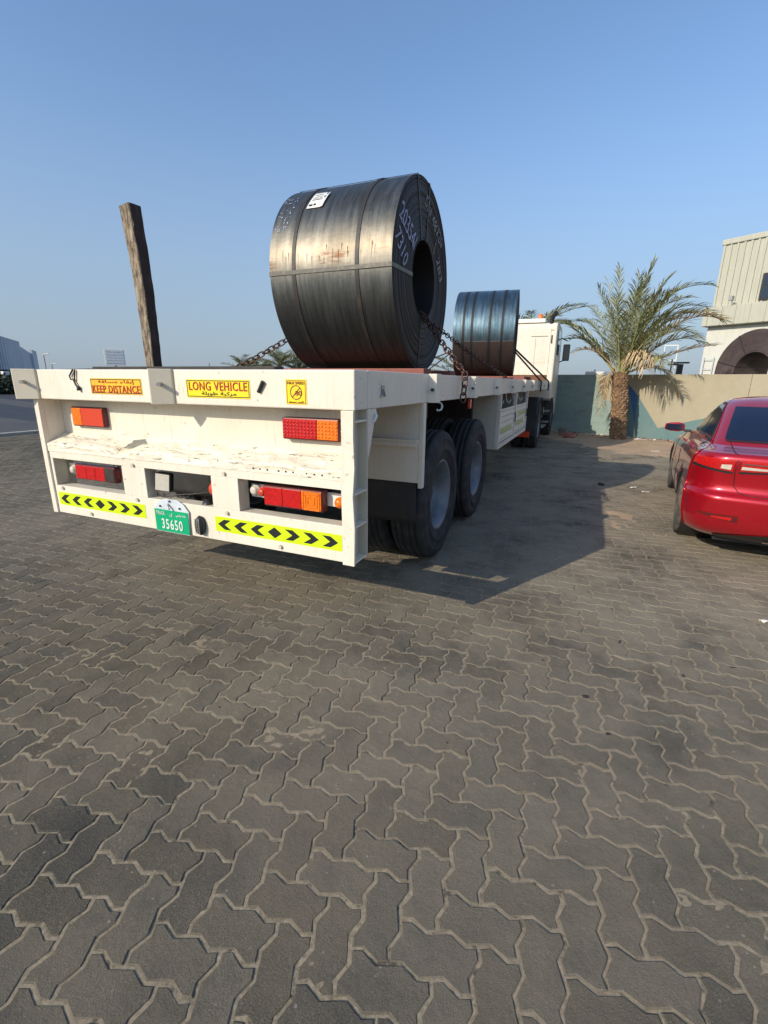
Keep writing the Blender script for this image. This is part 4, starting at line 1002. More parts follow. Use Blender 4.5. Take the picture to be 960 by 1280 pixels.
for y in (9.1,):
    wheel(K, -.13, y, False, False, .494, tm2, rm2); wheel(K, -.44, y, True, True, .494, tm2, rm2); wheel(K, -2.31, y, True, False, .494, tm2, rm2); wheel(K, -2.0, y, False, True, .494, tm2, rm2)
    b = MB(); b.lathe([(-2.3, .001), (-2.3, .07), (-.2, .07), (-.2, .001)], 14, 'X', (0, y, .49)); b.build('axle', 'steel_dark', K)
wheel(K, -.08, 12.05, False, False, .494, tm2, rm3); wheel(K, -2.33, 12.05, True, False, .494, tm2, rm3)
for y0 in (8.35,):
    b = MB(); b.box((-.60, y0, .33 if y0 < 9 else .5), (.0, y0+.02, 1.12)); b.build('mud_flap', 'rubber_flap', K)
for k, y in enumerate((9.1, 12.05)):
    b = MB(); a0, a1 = (.1, pi-.1) if k else (.35, pi-.3)
    def fa(u, v, y=y, a0=a0, a1=a1): 
        a = a0+(a1-a0)*u; return (-.60+.62*v, y-.60*cos(a), .50+.60*sin(a))
    b.grid(fa, 18, 2); o = b.build('mudguard', 'plastic', K); o.modifiers.new('solid', 'SOLIDIFY').thickness = .01
b = MB(); b.box((-.55, 8.30, .30), (-.10, 8.345, .42)); b.build('tail_light', 'redlens2', K, .006)

#@@WALL
# ------------------------------------------------------------------ yard wall with geometric paint
W0 = Vector((1.368, 12.708, 0)); DW = Vector((.925, -.381, 0)).normalized(); NW = Vector((-.381, -.925, 0)).normalized()
WALLM = Matrix(((DW.x, -NW.x, 0, W0.x), (DW.y, -NW.y, 0, W0.y), (0, 0, 1, 0), (0, 0, 0, 1)))
WALL = empty('yard_wall', W0, atan2(DW.y, DW.x), 'low rendered yard wall painted beige and teal behind the palm and the red car', 'wall')
M['wall_beige'] = mat('wall_beige', (.38, .335, .235), .85, layers=[((.30, .26, .18), 1.6, .45, .7, None, .5), ((.44, .40, .30), 7, .55, .7, None, .4)], bmp=(18, .35, .01))
M['wall_teal'] = mat('wall_teal', (.115, .20, .205), .8, layers=[((.15, .22, .21), 1.3, .45, .7, None, .6), ((.09, .13, .13), 5, .55, .75, (1, 1, .5), .6)], bmp=(18, .35, .01))
M['wall_teal_dark'] = mat('wall_teal_sooty', (.25, .33, .30), .85, layers=[((.12, .145, .135), 2.2, .50, .72, (1, 1, 3.0), .6)], bmp=(18, .35, .01))
M['wall_navy'] = mat('wall_navy', (.04, .13, .30), .8, bmp=(18, .3, .01))
M['wall_cream'] = mat('wall_pale', (.62, .62, .42), .8)
HW = 1.655
def wbox(x0, y0, z0, x1, y1, z1, name, mt, parent=WALL, bevel=0.):
    b = MB(); b.box((x0, y0, z0), (x1, y1, z1)); return b.build(name, mt, parent, bevel, world=False)
for k in range(9):   # rendered bays with fine vertical joints
    x0 = -9+k*3.05
    wbox(x0, 0, -.1, x0+3.044, .18, HW, 'wall_panel', 'wall_beige', bevel=.004)
def wpoly(pts, y, name, mt, lab=None):
    b = MB(); b.prism([(x, -y, z) for x, z in pts], (0, .0035, 0)); o = b.build(name, mt, WALL, world=False)
    if lab: o['label'] = lab
    return o
wpoly([(-9, .0), (.30, .0), (.305, .90), (-.12, 1.02), (-.33, HW-.002), (-9, HW-.002)], .004, 'colour_patch', 'wall_teal_dark', 'sooty teal paint left of the palm')
wpoly([(.306, 0), (.88, 0), (.86, .30), (.56, 1.40), (.306, .92)], .004, 'colour_patch', 'wall_teal')
wpoly([(.95, 0), (12, 0), (12, 1.9*.9), (6.0, HW-.004), (2.26, .57), (1.44, .31), (.84, 1.12), (.87, .30)], .004, 'colour_patch', 'wall_teal', 'teal paint right of the palm')
wpoly([(.565, 1.41), (.835, 1.12), (.868, .30)], .0044, 'colour_patch', 'wall_navy', 'narrow navy blue triangle right of the trunk')  # navy triangle laid at the edge of the teal
wpoly([(.885, .0), (.945, .0), (.872, .295)], .0044, 'colour_patch', 'wall_cream', 'tiny pale triangle at the wall foot')  # pale sliver below the navy triangle
for x, z, s_ in ((1.95, 1.05, .06), (1.93, .6, .04)):
    wpoly([(x, z), (x+s_*.5, z+s_*.3), (x+s_*.4, z+s_*2), (x-s_*.1, z+s_)], .003, 'wall_fleck', 'concrete')  # small greyish flecks set on the beige
M['rubble'] = mat('rubble', (.24, .19, .15), .9, layers=[((.12, .09, .08), 9, .4, .6, None, .7)], bmp=(30, .5, .01))
M['brickbit'] = mat('broken_brick', (.30, .10, .07), .9, layers=[((.38, .28, .22), 9, .5, .7, None, .7)], bmp=(30, .5, .01))
def chunk(x, y, sx_, sy_, sz_, mt, label, cat, name, rz=0., seed=0, group=None):
    rg = random.Random(seed); bm = bmesh.new(); bmesh.ops.create_icosphere(bm, subdivisions=2, radius=1)
    for v in bm.verts:
        k = 1+.28*noise.noise(v.co*1.7+Vector((seed, 0, 0))); q = max(abs(v.co.x), abs(v.co.y), abs(v.co.z)); v.co = v.co/q*.8*k
        v.co.x *= sx_; v.co.y *= sy_; v.co.z *= sz_
    me = bpy.data.meshes.new(name); bm.to_mesh(me); bm.free(); me.materials.append(M[mt])
    o = link(me, name, None, (x, y, sz_*.62), (0, rg.uniform(-.2, .2), rz)); return tag(o, label, cat, group)
chunk(.48, 12.1, .22, .10, .055, 'brickbit', 'flat broken red brick slab on the ground between the cab and the wall', 'brick', 'broken_brick', .3, 1)
chunk(.62, 11.5, .20, .12, .07, 'brickbit', 'nearer broken red block tilted on the ground in front of the wall', 'brick', 'broken_brick', -.3, 2)
chunk(.35, 12.55, .12, .09, .12, 'rubble', 'upright grey rubble chunk at the cab front, against the wall', 'rubble', 'rubble_chunk', .2, 3)
rgd = random.Random(9)
for k in range(70):
    x = rgd.uniform(.3, 4.6); wy = 12.708-.412*(x-1.368); y = wy-abs(rgd.gauss(0, .35))-.06; s_ = rgd.uniform(.012, .045)
    o = chunk(x, y, s_*1.4, s_, s_*.6, rgd.choice(['rubble', 'litter', 'rubble', 'brickbit']), ('small loose fragment among the debris in front of the wall '+('left of the palm trunk' if x < 1.5 else 'right of the palm trunk' if x < 3 else 'beyond the red car')), 'debris', 'debris_piece', rgd.uniform(0, 3), k, 'debris along the foot of the wall')
    o.location.z = max(0, sand_h(x, y))+s_*.3
def sheet(x, y, a, b_, rz, label, mt='litter', name='litter', z=.012):
    s = MB()
    def f_(u, v): return ((u-.5)*a, (v-.5)*b_, z+.012*fbm(u*3+x, v*3, y, 1, 2))
    s.grid(f_, 6, 6); o = s.build(name, mt); o.location = (x, y, max(0, sand_h(x, y) if y > 7 else 0)); o.rotation_euler = (0, 0, rz); o.modifiers.new('solid', 'SOLIDIFY').thickness = .004
    return tag(o, label, 'litter')
sheet(2.35, 11.75, .42, .16, .1, 'flat pale sheet lying on the sand below the teal wall')
sheet(2.30, 12.0, .12, .10, .8, 'crumpled white scrap behind the flat pale sheet at the wall')
sheet(2.62, 11.95, .13, .11, .3, 'crumpled grey scrap right of the white scrap at the wall', 'concrete')
sheet(2.42, 9.6, .16, .06, .2, 'pale scrap lying on the sand in front of the red car')
sheet(1.70, 5.3, .14, .03, .9, 'pale twig like scrap on the pavers left of the red car')
sheet(1.82, 5.05, .10, .02, .2, 'bent pale straw on the pavers beside the red car')
sheet(.79+1.35, 1.35, .05, .035, .5, 'small white scrap on the pavers right of the truck shadow')
for (x, y, s_, l) in ((1.13, .12, .013, 'small dark stone on the pavers in the middle of the yard'), (1.22, -.10, .010, 'tiny dark bolt on the pavers nearer the camera'), (1.28, 5.3, .05, 'dark pebble at the edge of the truck shadow beside a crumpled wrapper')):
    chunk(x, y, s_, s_*.7, s_*.5, 'steel_dark', l, 'stone', 'stone', .3, int(x*100))

#@@PALM
# ------------------------------------------------------------------ palms
def leafmat(name, a, b_, dry):
    m, nt, bs = nodes_of(name); oi = nt.nodes.new('ShaderNodeObjectInfo'); geo = nt.nodes.new('ShaderNodeNewGeometry')
    c = mix(nt, geo.outputs['Random Per Island'], a, b_); n = tex_noise(nt, 3, 4)
    c = mix(nt, math_n(nt, 'MULTIPLY', ramp(nt, n.outputs['Fac'], .5, .7).outputs[0], .5), c, dry)
    nt.links.new(c, bs.inputs['Base Color']); bs.inputs['Roughness'].default_value = .55; bs.inputs['Specular IOR Level'].default_value = .35
    return m
M['frond'] = leafmat('palm_leaf', (.19, .21, .085), (.36, .36, .17), (.50, .42, .23))
M['frond_grey'] = leafmat('palm_leaf_grey', (.22, .24, .16), (.33, .34, .22), (.45, .39, .25))
M['frond_dry'] = leafmat('palm_leaf_dry', (.40, .28, .15), (.55, .42, .24), (.26, .17, .09))
M['trunk'] = mat('palm_boots', (.30, .185, .10), .9, layers=[((.10, .055, .032), 7, .42, .66, None, .85), ((.42, .30, .18), 16, .55, .7, None, .6)], bmp=(22, .7, .02))
def frond_mb(P0, P1, P2, nl=46, L=.42, seed=0, wd=.027, droop=.14, twist=0., fold=.38, side_vec=None):
    """quadratic rachis with a pinnate row of folded leaflets on either side"""
    rg = random.Random(seed); P0, P1, P2 = Vector(P0), Vector(P1), Vector(P2); b = MB(); path = []
    def B(t): return P0*(1-t)**2+P1*2*t*(1-t)+P2*t*t
    path = [B(i/14) for i in range(15)]; b.tube(path, .01, 5, radii=[.020*(1-i/15)+.003 for i in range(15)])
    for k in range(nl):
        t = .14+.86*(k+.5)/nl; p = B(t); tg = (B(min(1, t+.02))-B(max(0, t-.02))).normalized()
        sd_ = tg.cross(Vector((0, 0, 1))); sd_ = (sd_ if sd_.length > .05 else Vector((1, 0, 0))).normalized()
        nrm = sd_.cross(tg)
        sd_ = sd_*cos(twist)+nrm*sin(twist); nrm = tg.cross(sd_)*-1
        ll = L*(.55+.75*sin(pi*min(1, (t*.92+.05))**.8))*rg.uniform(.85, 1.1)
        ang = 1.15-.50*t
        for s_ in (-1, 1):
            d = (tg*cos(ang)+sd_*s_*sin(ang)*cos(fold)+Vector((0, 0, 1))*sin(fold)*.7*(1 if rg.random() < .8 else .3)).normalized()
            d = (d+Vector((rg.gauss(0, .10), rg.gauss(0, .10), rg.gauss(0, .10)))).normalized()
            w_ = d.cross(Vector((rg.gauss(0, .3), rg.gauss(0, .3), 1))).normalized()*wd/2
            mid = p+d*ll*.5; tip = p+d*ll-Vector((0, 0, droop*ll*rg.uniform(.5, 1.5)))
            b.add([p-w_*.5, p+w_*.5, mid+w_, mid-w_, tip], [(0, 1, 2, 3), (3, 2, 4)])
    return b
def palm(base, H, fr, label, group=None, r0=.23, r1=.19, detail=True, lean=(0, 0), name='date_palm', seed=1):
    P = empty(name, base, 0, label, 'palm tree', group); rg = random.Random(seed)
    b = MB(); n = 20; b.lathe([(H*i/n, (r0+(r1-r0)*i/n)*.84+.03*(i == 0)) for i in range(n+1)], 20, 'Z', smooth=True)
    b.v = [(x+lean[0]*(z/H)**1.3, y+lean[1]*(z/H)**1.3, z) for x, y, z in b.v]; tr = b.build('trunk', 'trunk', P, world=False)
    if detail:
        rows = int(H/.060); b = MB()
        for i in range(rows):
            z = .03+(H-.02)*i/rows; r_ = (r0+(r1-r0)*z/H)*.80
            for j in range(10):
                a = 2*pi*(j+.5*(i % 2))/10+rg.uniform(-.12, .12); ox_, oy_ = lean[0]*(z/H)**1.3, lean[1]*(z/H)**1.3
                m_ = Matrix.Translation((ox_+r_*cos(a), oy_+r_*sin(a), z)) @ Matrix.Rotation(a, 4, 'Z') @ Matrix.Rotation(rg.uniform(.30, .62), 4, 'Y')
                w_ = rg.uniform(.055, .075); t_ = rg.uniform(.02, .035); hgt = rg.uniform(.075, .11)
                vs = [(-.01, -w_, -.03), (t_, -w_*.9, -.02), (t_, w_*.9, -.02), (-.01, w_, -.03), (-.01, -w_*.55, hgt), (t_*1.1, -w_*.45, hgt*.92), (t_*1.1, w_*.45, hgt*.92), (-.01, w_*.55, hgt)]
                b.add([m_ @ Vector(v) for v in vs], [(0, 3, 2, 1), (4, 5, 6, 7), (0, 1, 5, 4), (1, 2, 6, 5), (2, 3, 7, 6), (3, 0, 4, 7)])
        b.build('leaf_scars', 'trunk', P, world=False)['kind'] = 'stuff'
    for k, f in enumerate(fr):
        P0, P1, P2, mt, kw = f; b = frond_mb(P0, P1, P2, seed=seed*100+k, **kw); b.build('frond', mt, P, world=False)
    return P
PB = Vector((1.76, 11.75, 0)); PH = 1.62
to = Vector((PB.x-CP.x, PB.y-CP.y, 0)).normalized(); RT = Vector((to.y, -to.x, 0))   # right of the palm as one walks up to it
PX = 1/43.0
def fpx(tx, ty, cx_, cy_, dep=0., cdep=0., mt='frond', **kw):
    c0 = Vector((0, 0, PH))+RT*.0
    def q(x, y, d):
        r_ = _F+_R2*((x-480)/580.09)-_U2*((y-640)/580.09); t_ = ((PB-CP).dot(to)+d)/r_.dot(to); return CP+r_*t_-PB
    kw.setdefault('L', .40); kw.setdefault('nl', 40)
    c0 = c0+Vector((-.15, 0, 0))
    return (c0+RT*((cx_-778)*PX*.06), q(cx_, cy_, cdep), q(tx, ty, dep), mt, kw)
FR = [
 fpx(748, 360, 776, 420, -.5, -.1, 'frond_grey'), fpx(775, 333, 772, 400, .3, .2, 'frond'), fpx(818, 328, 786, 390, -.3, -.2), fpx(838, 346, 800, 385, .2, 0, 'frond_grey'),
 fpx(800, 345, 786, 400, -.9, -.3), fpx(812, 352, 775, 395, -.6, -.3), fpx(888, 356, 812, 350, -.4, -.2), fpx(884, 384, 822, 366, .3, .1), fpx(862, 372, 810, 372, -1.2, -.6), fpx(905, 402, 842, 358, .3, 0, 'frond', L=.46),
 fpx(903, 400, 850, 376, -.8, -.3, 'frond_dry', L=.5, nl=40), fpx(880, 430, 842, 404, -.5, -.2, 'frond_grey'), fpx(872, 420, 835, 392, -.8, -.5), fpx(895, 432, 850, 432, .4, 0, 'frond_dry', L=.34, nl=34), fpx(850, 412, 815, 398, -1.4, -.8),
 fpx(700, 405, 735, 402, -.1, 0), fpx(704, 403, 728, 412, .6, .2, 'frond', L=.42), fpx(728, 402, 752, 400, .8, .3, 'frond_grey'), fpx(717, 441, 748, 425, -.6, -.2, 'frond_dry', L=.30, nl=26), fpx(712, 424, 740, 416, .4, .2, 'frond'),
 fpx(740, 386, 764, 405, .9, .4, 'frond_grey'), fpx(760, 350, 770, 410, .9, .3), fpx(826, 380, 800, 400, 1.2, .5), fpx(790, 370, 782, 410, 1.3, .5), fpx(856, 398, 815, 395, 1.1, .5, 'frond_grey'),
 fpx(752, 505, 758, 452, -.2, -.1, 'frond_dry', L=.26, nl=26), fpx(750, 515, 752, 468, .2, .1, 'frond_dry', L=.24, nl=22, droop=.6), fpx(848, 494, 832, 436, .25, .2, 'frond_dry', L=.28, nl=26, droop=.5), fpx(842, 478, 826, 446, -.3, -.1, 'frond_grey', L=.3, nl=28),
 fpx(820, 452, 806, 425, -.8, -.3, 'frond_dry', L=.34, nl=34, droop=.7), fpx(808, 462, 800, 420, -.9, -.3, 'frond_dry', L=.34, nl=30, droop=.8), fpx(832, 455, 818, 432, -1.0, -.4, 'frond', L=.34, nl=34, droop=.4),
 fpx(805, 366, 800, 412, -1.3, -.5), fpx(830, 366, 795, 380, -.9, -.4), fpx(770, 372, 774, 420, -1.0, -.3), fpx(845, 365, 812, 384, -.2, 0), fpx(868, 392, 822, 380, .0, .2, 'frond'),
]
palm(PB, PH+.05, FR, 'date palm with leafy green and dry fronds standing against the painted wall', lean=(-.15, 0), r0=.185, r1=.158)
def wild(n, L, H, seed, up=.6, mats=('frond', 'frond_grey'), lf=.34, nl=30):
    rg = random.Random(seed); out = []
    for k in range(n):
        a = 2*pi*k/n*2.4+rg.uniform(-.3, .3); e = rg.uniform(.15, 1.35)*up+.2; l = L*rg.uniform(.8, 1.1)
        d = Vector((cos(a), sin(a), 0)); p0 = Vector((0, 0, H)); p1 = p0+(d*cos(e)+Vector((0, 0, sin(e))))*l*.55; p2 = p1+(d*cos(e*.35)+Vector((0, 0, sin(e*.35)-.35)))*l*.5
        out.append((p0, p1, p2, rg.choice(mats), dict(L=lf, nl=nl, wd=.03)))
    return out
palm((-1.30, 17.0, 0), 3.1, wild(18, 2.4, 3.1, 5), 'palm crown rising behind the truck cab and the far coil', 'palms beyond the trailer', r0=.22, r1=.18, detail=False, seed=3)
palm((-3.6, 16.5, 0), 1.5, wild(16, 2.2, 1.5, 8, mats=('frond_grey',)), 'grey green palm glimpsed in the gap between the two coils', 'palms beyond the trailer', r0=.2, r1=.17, detail=False, seed=4)
for i, (x, y, H, l) in enumerate(((305, 28, .5, 'leftmost low palm seen past the chain at the deck edge'), (326, 29, .45, 'low palm second from the left behind the deck edge'), (350, 27, .95, 'tallest low palm just left of the near coil foot'), (373, 28, .7, 'low palm rightmost, half behind the near coil'))):
    d_ = _F+_R2*((x-480)/580.09)-_U2*((476-640)/580.09); d_.z = 0; d_.normalize(); x, y = CP.x+d_.x*y, CP.y+d_.y*y
    H += 1.05; palm((x, y, 0), H+.15, wild(20, 1.5, H+.15, 20+i, up=.95, mats=('frond_grey', 'frond')), l, 'low palms far behind the trailer', r0=.2, r1=.18, detail=False, seed=10+i)

#@@BUILDINGS
# ------------------------------------------------------------------ cream tower building behind the wall, right
def horiz(px_): 
    d = _F+_R2*((px_-480)/580.09)-_U2*((476-640)/580.09); d.z = 0; return d.normalized()
M['cladding'] = mat('cream_cladding', (.46, .45, .365), .7, layers=[((.36, .35, .285), 2.5, .45, .7, (6, 6, .5), .6), ((.36, .33, .24), 1.2, .58, .75, (3, 3, .4), .4)], bmp=(14, .15, .01))
M['white_wall'] = mat('white_wall', (.60, .59, .52), .8, layers=[((.46, .44, .37), 1.8, .5, .75, (2, 2, .5), .5)], bmp=(10, .2, .01))
FD = -horiz(95); FD = Vector((FD.x, FD.y, 0)).normalized()          # facade runs this way towards the right
C0 = Vector((4.38, 17.9, 0))                                        # left corner of the facade
BR = atan2(FD.y, FD.x)
TB = empty('tower_building', C0, BR, 'tall cream ribbed building rising behind the wall at the right edge', 'building')
def tb(x0, y0, z0, x1, y1, z1, name, mt, bevel=0.):
    b = MB(); b.box((x0, y0, z0), (x1, y1, z1)); return b.build(name, mt, TB, bevel, world=False)
tb(0, 0, 0, 9, 6, 3.30, 'lower_wall', 'white_wall')
tb(-.12, -.25, 3.305, 9, 6, 3.90, 'parapet_band', 'cladding', .02)
tb(0, .06, 3.905, 9, 6, 5.78, 'upper_wall', 'cladding')
tb(-.04, .0, 5.785, 9, 6, 5.95, 'roof_coping', 'cladding', .02)
for k in range(46):
    x = .02+k*.19
    tb(x, .02, 3.91, x+.055, .0595, 5.78, 'cladding_rib', 'cladding')
for k in range(22):
    tb(.02+k*.4, -.275, 3.32, .02+k*.4+.03, -.2505, 3.88, 'band_rib', 'cladding')
w_ = tb(1.30, -.02, 3.98, 2.5, .055, 4.75, 'window', 'steel_dark'); 
b = MB(); b.box((1.34, -.03, 4.02), (2.46, -.021, 4.36)); b.box((1.34, -.03, 4.40), (2.46, -.021, 4.71)); b.build('pane', 'glass_dark', w_, world=False)
b = MB(); b.box((.62, -.42, 4.02), (.74, -.27, 4.15)); b.tube([(.70, -.3, 3.9), (.70, -.3, 4.02)], .015, 6); b.build('wall_lamp', 'galv', TB, world=False)
# access ladder at the left corner
lad = MB()
for x in (.10, .40): lad.tube([(x, -.10, 1.2), (x, -.10, 2.35)], .014, 6)
lad.build('ladder_rail', 'platewhite', TB, world=False)
for k in range(4):
    b = MB(); b.tube([(.118, -.10, 1.35+k*.3), (.382, -.10, 1.35+k*.3)], .010, 6); b.build('ladder_rung', 'platewhite', TB, world=False)
# coil standing behind the wall
CB = make_coil((5.40, 14.45, 1.78), radians(38), 1.08, 1.25, .50, 'reddish brown coil standing on edge behind the yard wall at the right edge', [.3, .7], [(60, .03), (135, .03), (15, .03), (195, .03), (255, .03), (315, .03)], surf='coil_red', edge_m='coil_red', seed=9)
b = MB(); q = Matrix.Translation((5.40, 14.45, 0)) @ Matrix.Rotation(radians(40), 4, 'Z')
b.box((-.7, -.75, 0), (.7, -.45, .72), q); b.box((-.7, .45, 0), (.7, .75, .72), q); b.box((-.7, -.44, 0), (.7, .44, .66), q)
tag(b.build('coil_saddle', 'concrete', None, .01), 'concrete saddle carrying the reddish coil behind the wall', 'saddle')
# bits standing beyond the wall, left of the building
b = MB(); b.tube([(3.05, 14.4, 0), (3.05, 14.4, 2.12)], .02, 6); b.box((2.95, 14.36, 1.95), (3.22, 14.42, 1.99)); b.box((3.2, 14.3, 0), (3.34, 14.5, 1.98)); b.box((3.1, 14.28, 2.0), (3.48, 14.52, 2.04))
tag(b.build('steel_stand', 'steel_dark'), 'dark steel stand poking above the wall beside the building', 'stand')
b = MB()
for x in (0, .34): b.box((2.85+x, 14.9, 0), (2.88+x, 14.93, 2.55))
b.box((2.88, 14.9, 2.1), (3.19, 14.93, 2.13)); b.box((2.88, 14.9, 2.52), (3.19, 14.93, 2.55)); tag(b.build('pipe_frame', 'white'), 'thin white pipe frame above the wall between palm and building', 'frame')
for (x, y, h, l) in ((1.02, 13.6, 1.75, 'small white cap of a tank peeping over the teal wall left of the palm'),):
    b = MB(); b.box((x-.25, y-.2, 0), (x+.25, y+.2, h)); b.tube([(x, y, h), (x, y, h+.06)], .03, 8); tag(b.build('water_tank', 'white', None, .02), l, 'tank')
for k, (x, h) in enumerate(((2.15, 1.95), (2.6, 1.85))):
    b = MB(); b.tube([(x, 13.9, 0), (x, 13.9, h), (x+.04, 13.9, h+.06)], .022, 6); tag(b.build('vent_pipe', 'galv'), ('taller' if k == 0 else 'shorter')+' grey pipe end poking above the wall right of the palm', 'pipe')

# ------------------------------------------------------------------ left distance
M['grey_clad'] = mat('grey_cladding', (.56, .58, .60), .6, layers=[((.46, .48, .52), .6, .4, .7, None, .6)])
M['pale_clad'] = mat('pale_cladding', (.50, .52, .50), .6)
WB = empty('warehouse', (-63.5, 33, 0), 0, 'grey metal warehouse far away across the road at the left edge', 'building')
def far(px_, dist, z=0): d = horiz(px_); return Vector((CP.x+d.x*dist, CP.y+d.y*dist, z))
def fbldg(pa, pb, da, db, za, zb_, depth, name, mt, parent, zlow=0.):
    """a block whose front runs between two far points"""
    A_ = far(pa, da); B_ = far(pb, db); n_ = Vector((-(B_-A_).y, (B_-A_).x, 0)).normalized()
    if n_.dot(A_-CP) < 0: n_ = -n_
    b = MB(); vs = [(A_.x, A_.y, zlow), (B_.x, B_.y, zlow), (B_.x, B_.y, zb_), (A_.x, A_.y, za)]
    b.prism(vs, n_*depth); return b.build(name, mt, parent), A_, B_, n_
fbldg(4, 33, 60, 66, 5.35, 5.1, 16, 'main_block', 'grey_clad', WB)
fbldg(33.3, 46.5, 66.5, 71, 4.65, 4.0, 14, 'side_block', 'grey_clad', WB)
fbldg(46.8, 52, 70, 72, 4.5, 4.4, 10, 'end_tower', 'grey_clad', WB)
fbldg(-40, 3.6, 54, 59.6, 5.5, 5.35, 16, 'pale_end', 'pale_clad', WB)
for k in range(9):
    p = 5+k*3.1; fbldg(p, p+.35, 59.8+k*.68, 59.9+k*.68, 5.28-.03*k, 5.28-.03*k, .15, 'cladding_rib', 'grey_clad', WB)
fbldg(12, 31, 58.5, 62, 2.1, 2.1, 2, 'low_canopy', 'steel_dark', WB)
o, A_, B_, n_ = fbldg(-60, 60, 55, 60, 1.55, 1.55, .3, 'boundary_wall', mat('brown_wall', (.23, .16, .11), .9, layers=[((.14, .10, .08), .8, .4, .7, None, .7)]), None)
tag(o, 'low brown wall across the road in front of the grey warehouse', 'wall')
o, *_r = fbldg(-60, 60, 54.3, 59.3, .5, .5, .25, 'low_verge_wall', 'pale_clad', None)
tag(o, 'pale low edging at the foot of the brown wall across the road', 'edging')
p = far(8, 54.0); b = MB(); b.box((p.x-.25, p.y-.25, 0), (p.x+.25, p.y+.25, 1.9)); tag(b.build('gate_pillar', 'white', None, .03), 'white gate pillar standing before the brown wall across the road', 'pillar')
def bush(p, rx, h, seed, label, mt='hedge', group=None):
    rg = random.Random(seed); b = MB()
    for k in range(1500):
        v = Vector((rg.gauss(0, 1), rg.gauss(0, 1), rg.gauss(0, 1))).normalized()*rg.uniform(.6, 1.05); v = Vector((p.x+v.x*rx, p.y+v.y*rx, max(.05, h*.5+v.z*h*.55*(1+.3*sin(v.x*7+seed))))); s_ = .13
        a = Vector((rg.gauss(0, 1), rg.gauss(0, 1), rg.gauss(0, 1))).normalized()*s_; c_ = a.cross(Vector((rg.gauss(0, 1), rg.gauss(0, 1), rg.gauss(0, 1)))).normalized()*s_
        b.add([v-a, v+c_, v+a, v-c_], [(0, 1, 2, 3)])
    return tag(b.build('shrub', mt), label, 'shrub', group)
M['hedge'] = leafmat('hedge_leaf', (.035, .05, .03), (.07, .085, .045), (.10, .09, .05))
bush(far(-6, 53.5), 2.0, 1.6, 1, 'dark shrub left of the white gate pillar across the road')
bush(far(24, 54.5), 1.6, 1.35, 2, 'dark shrub right of the white gate pillar across the road')
for k, (px_, dist, h) in enumerate(((60, 95, 9.0), (68, 110, 7.0), (278, 70, 4.2))):
    p = far(px_, dist); b = MB(); b.tube([(p.x, p.y, 0), (p.x, p.y, h*.55)], .12, 6); b.tube([(p.x, p.y, h*.55), (p.x+.9, p.y+.3, h*.57)], .07, 5)
    tag(b.build('lamp_pole', 'galv'), ('left', 'middle', 'right')[k]+'most thin lamp pole on the horizon behind the trailer', 'pole')
# white sign board beyond the trailer
p = far(147.5, 30); fx = horiz(147.5); sr = Vector((fx.y, -fx.x, 0))
S = empty('sign_board', p, atan2(sr.y, sr.x), 'white square louvred board on a post far behind the trailer, left of the wooden post', 'sign')
b = MB(); b.box((-.48, -.04, 2.08), (.48, .04, 2.92)); b.build('board', 'white', S, .01, world=False)
for k in range(5):
    b = MB(); b.box((-.42, -.055, 2.18+k*.145), (.42, -.041, 2.27+k*.145)); b.build('slat', 'platewhite', S, world=False)
b = MB(); b.tube([(0, .05, 0), (0, .05, 2.07)], .06, 8); b.build('pole', 'galv', S, world=False)
# long low dark roof on the horizon, behind the trailer
o, *_r = fbldg(112, 300, 44, 50, 2.12, 2.12, 6, 'long_shed', 'steel_dark', None); tag(o, 'long low dark shed roof on the horizon behind the trailer deck', 'shed')
o, *_r = fbldg(57, 64, 120, 125, 2.6, 2.3, 12, 'distant_block', 'pale_clad', None); tag(o, 'tiny pale block on the horizon right of the grey warehouse', 'building')

#@@CAR
# ------------------------------------------------------------------ red sedan
CS = .90
CARP = Vector((1.88, 3.27, 0)); CA = radians(-6.0)
HWD = .915
CAR = empty('red_sedan', CARP+Vector((cos(CA), sin(CA), 0))*HWD*CS, CA, 'shiny red sedan parked at the right edge, seen from its rear left corner', 'car')
M['carpaint'] = mat('red_metallic_paint', (.50, .007, .018), .26, .5, coat=1.0)
M['carglass'] = M['glass_blue']
LV = [  # zr, zf, yrear, yfront, halfwidth, corner r rear, corner r front
 (.20, .18, -.78, 3.42, .80, .24, .40), (.28, .22, -.95, 3.52, .87, .25, .45), (.40, .36, -1.02, 3.60, .905, .27, .5), (.52, .48, -1.045, 3.62, .914, .28, .5),
 (.625, .56, -1.050, 3.61, .914, .27, .52), (.655, .60, -.992, 3.58, .905, .27, .52), (.72, .64, -.972, 3.54, .903, .26, .52), (.84, .70, -.985, 3.44, .900, .25, .55), (.93, .75, -1.005, 3.30, .885, .24, .6),
 (.985, .80, -.985, 3.10, .850, .22, .65), (1.005, .88, -.90, 2.60, .80, .22, .6), (1.03, .95, -.66, 2.10, .745, .22, .5), (1.06, .99, -.585, 1.98, .732, .20, .45),
 (1.16, 1.10, -.36, 1.72, .690, .18, .4), (1.28, 1.24, -.08, 1.36, .640, .18, .35), (1.375, 1.36, .18, 1.02, .590, .18, .3), (1.42, 1.42, .34, .84, .520, .18, .25), (1.445, 1.45, .50, .74, .34, .12, .15), (1.452, 1.456, .58, .68, .12, .04, .04)]
def lerp(a, c_, t): return a+(c_-a)*t
def lev(l):
    i = int(min(max(l, 0), len(LV)-1.0001)); t = l-i; P_ = [LV[max(0, min(len(LV)-1, i+k))] for k in (-1, 0, 1, 2)]
    if t < 1e-6: return P_[1]
    return tuple(.5*((2*b1)+(-a0+c1)*t+(2*a0-5*b1+4*c1-d1)*t*t+(-a0+3*b1-3*c1+d1)*t**3) for a0, b1, c1, d1 in zip(*P_))
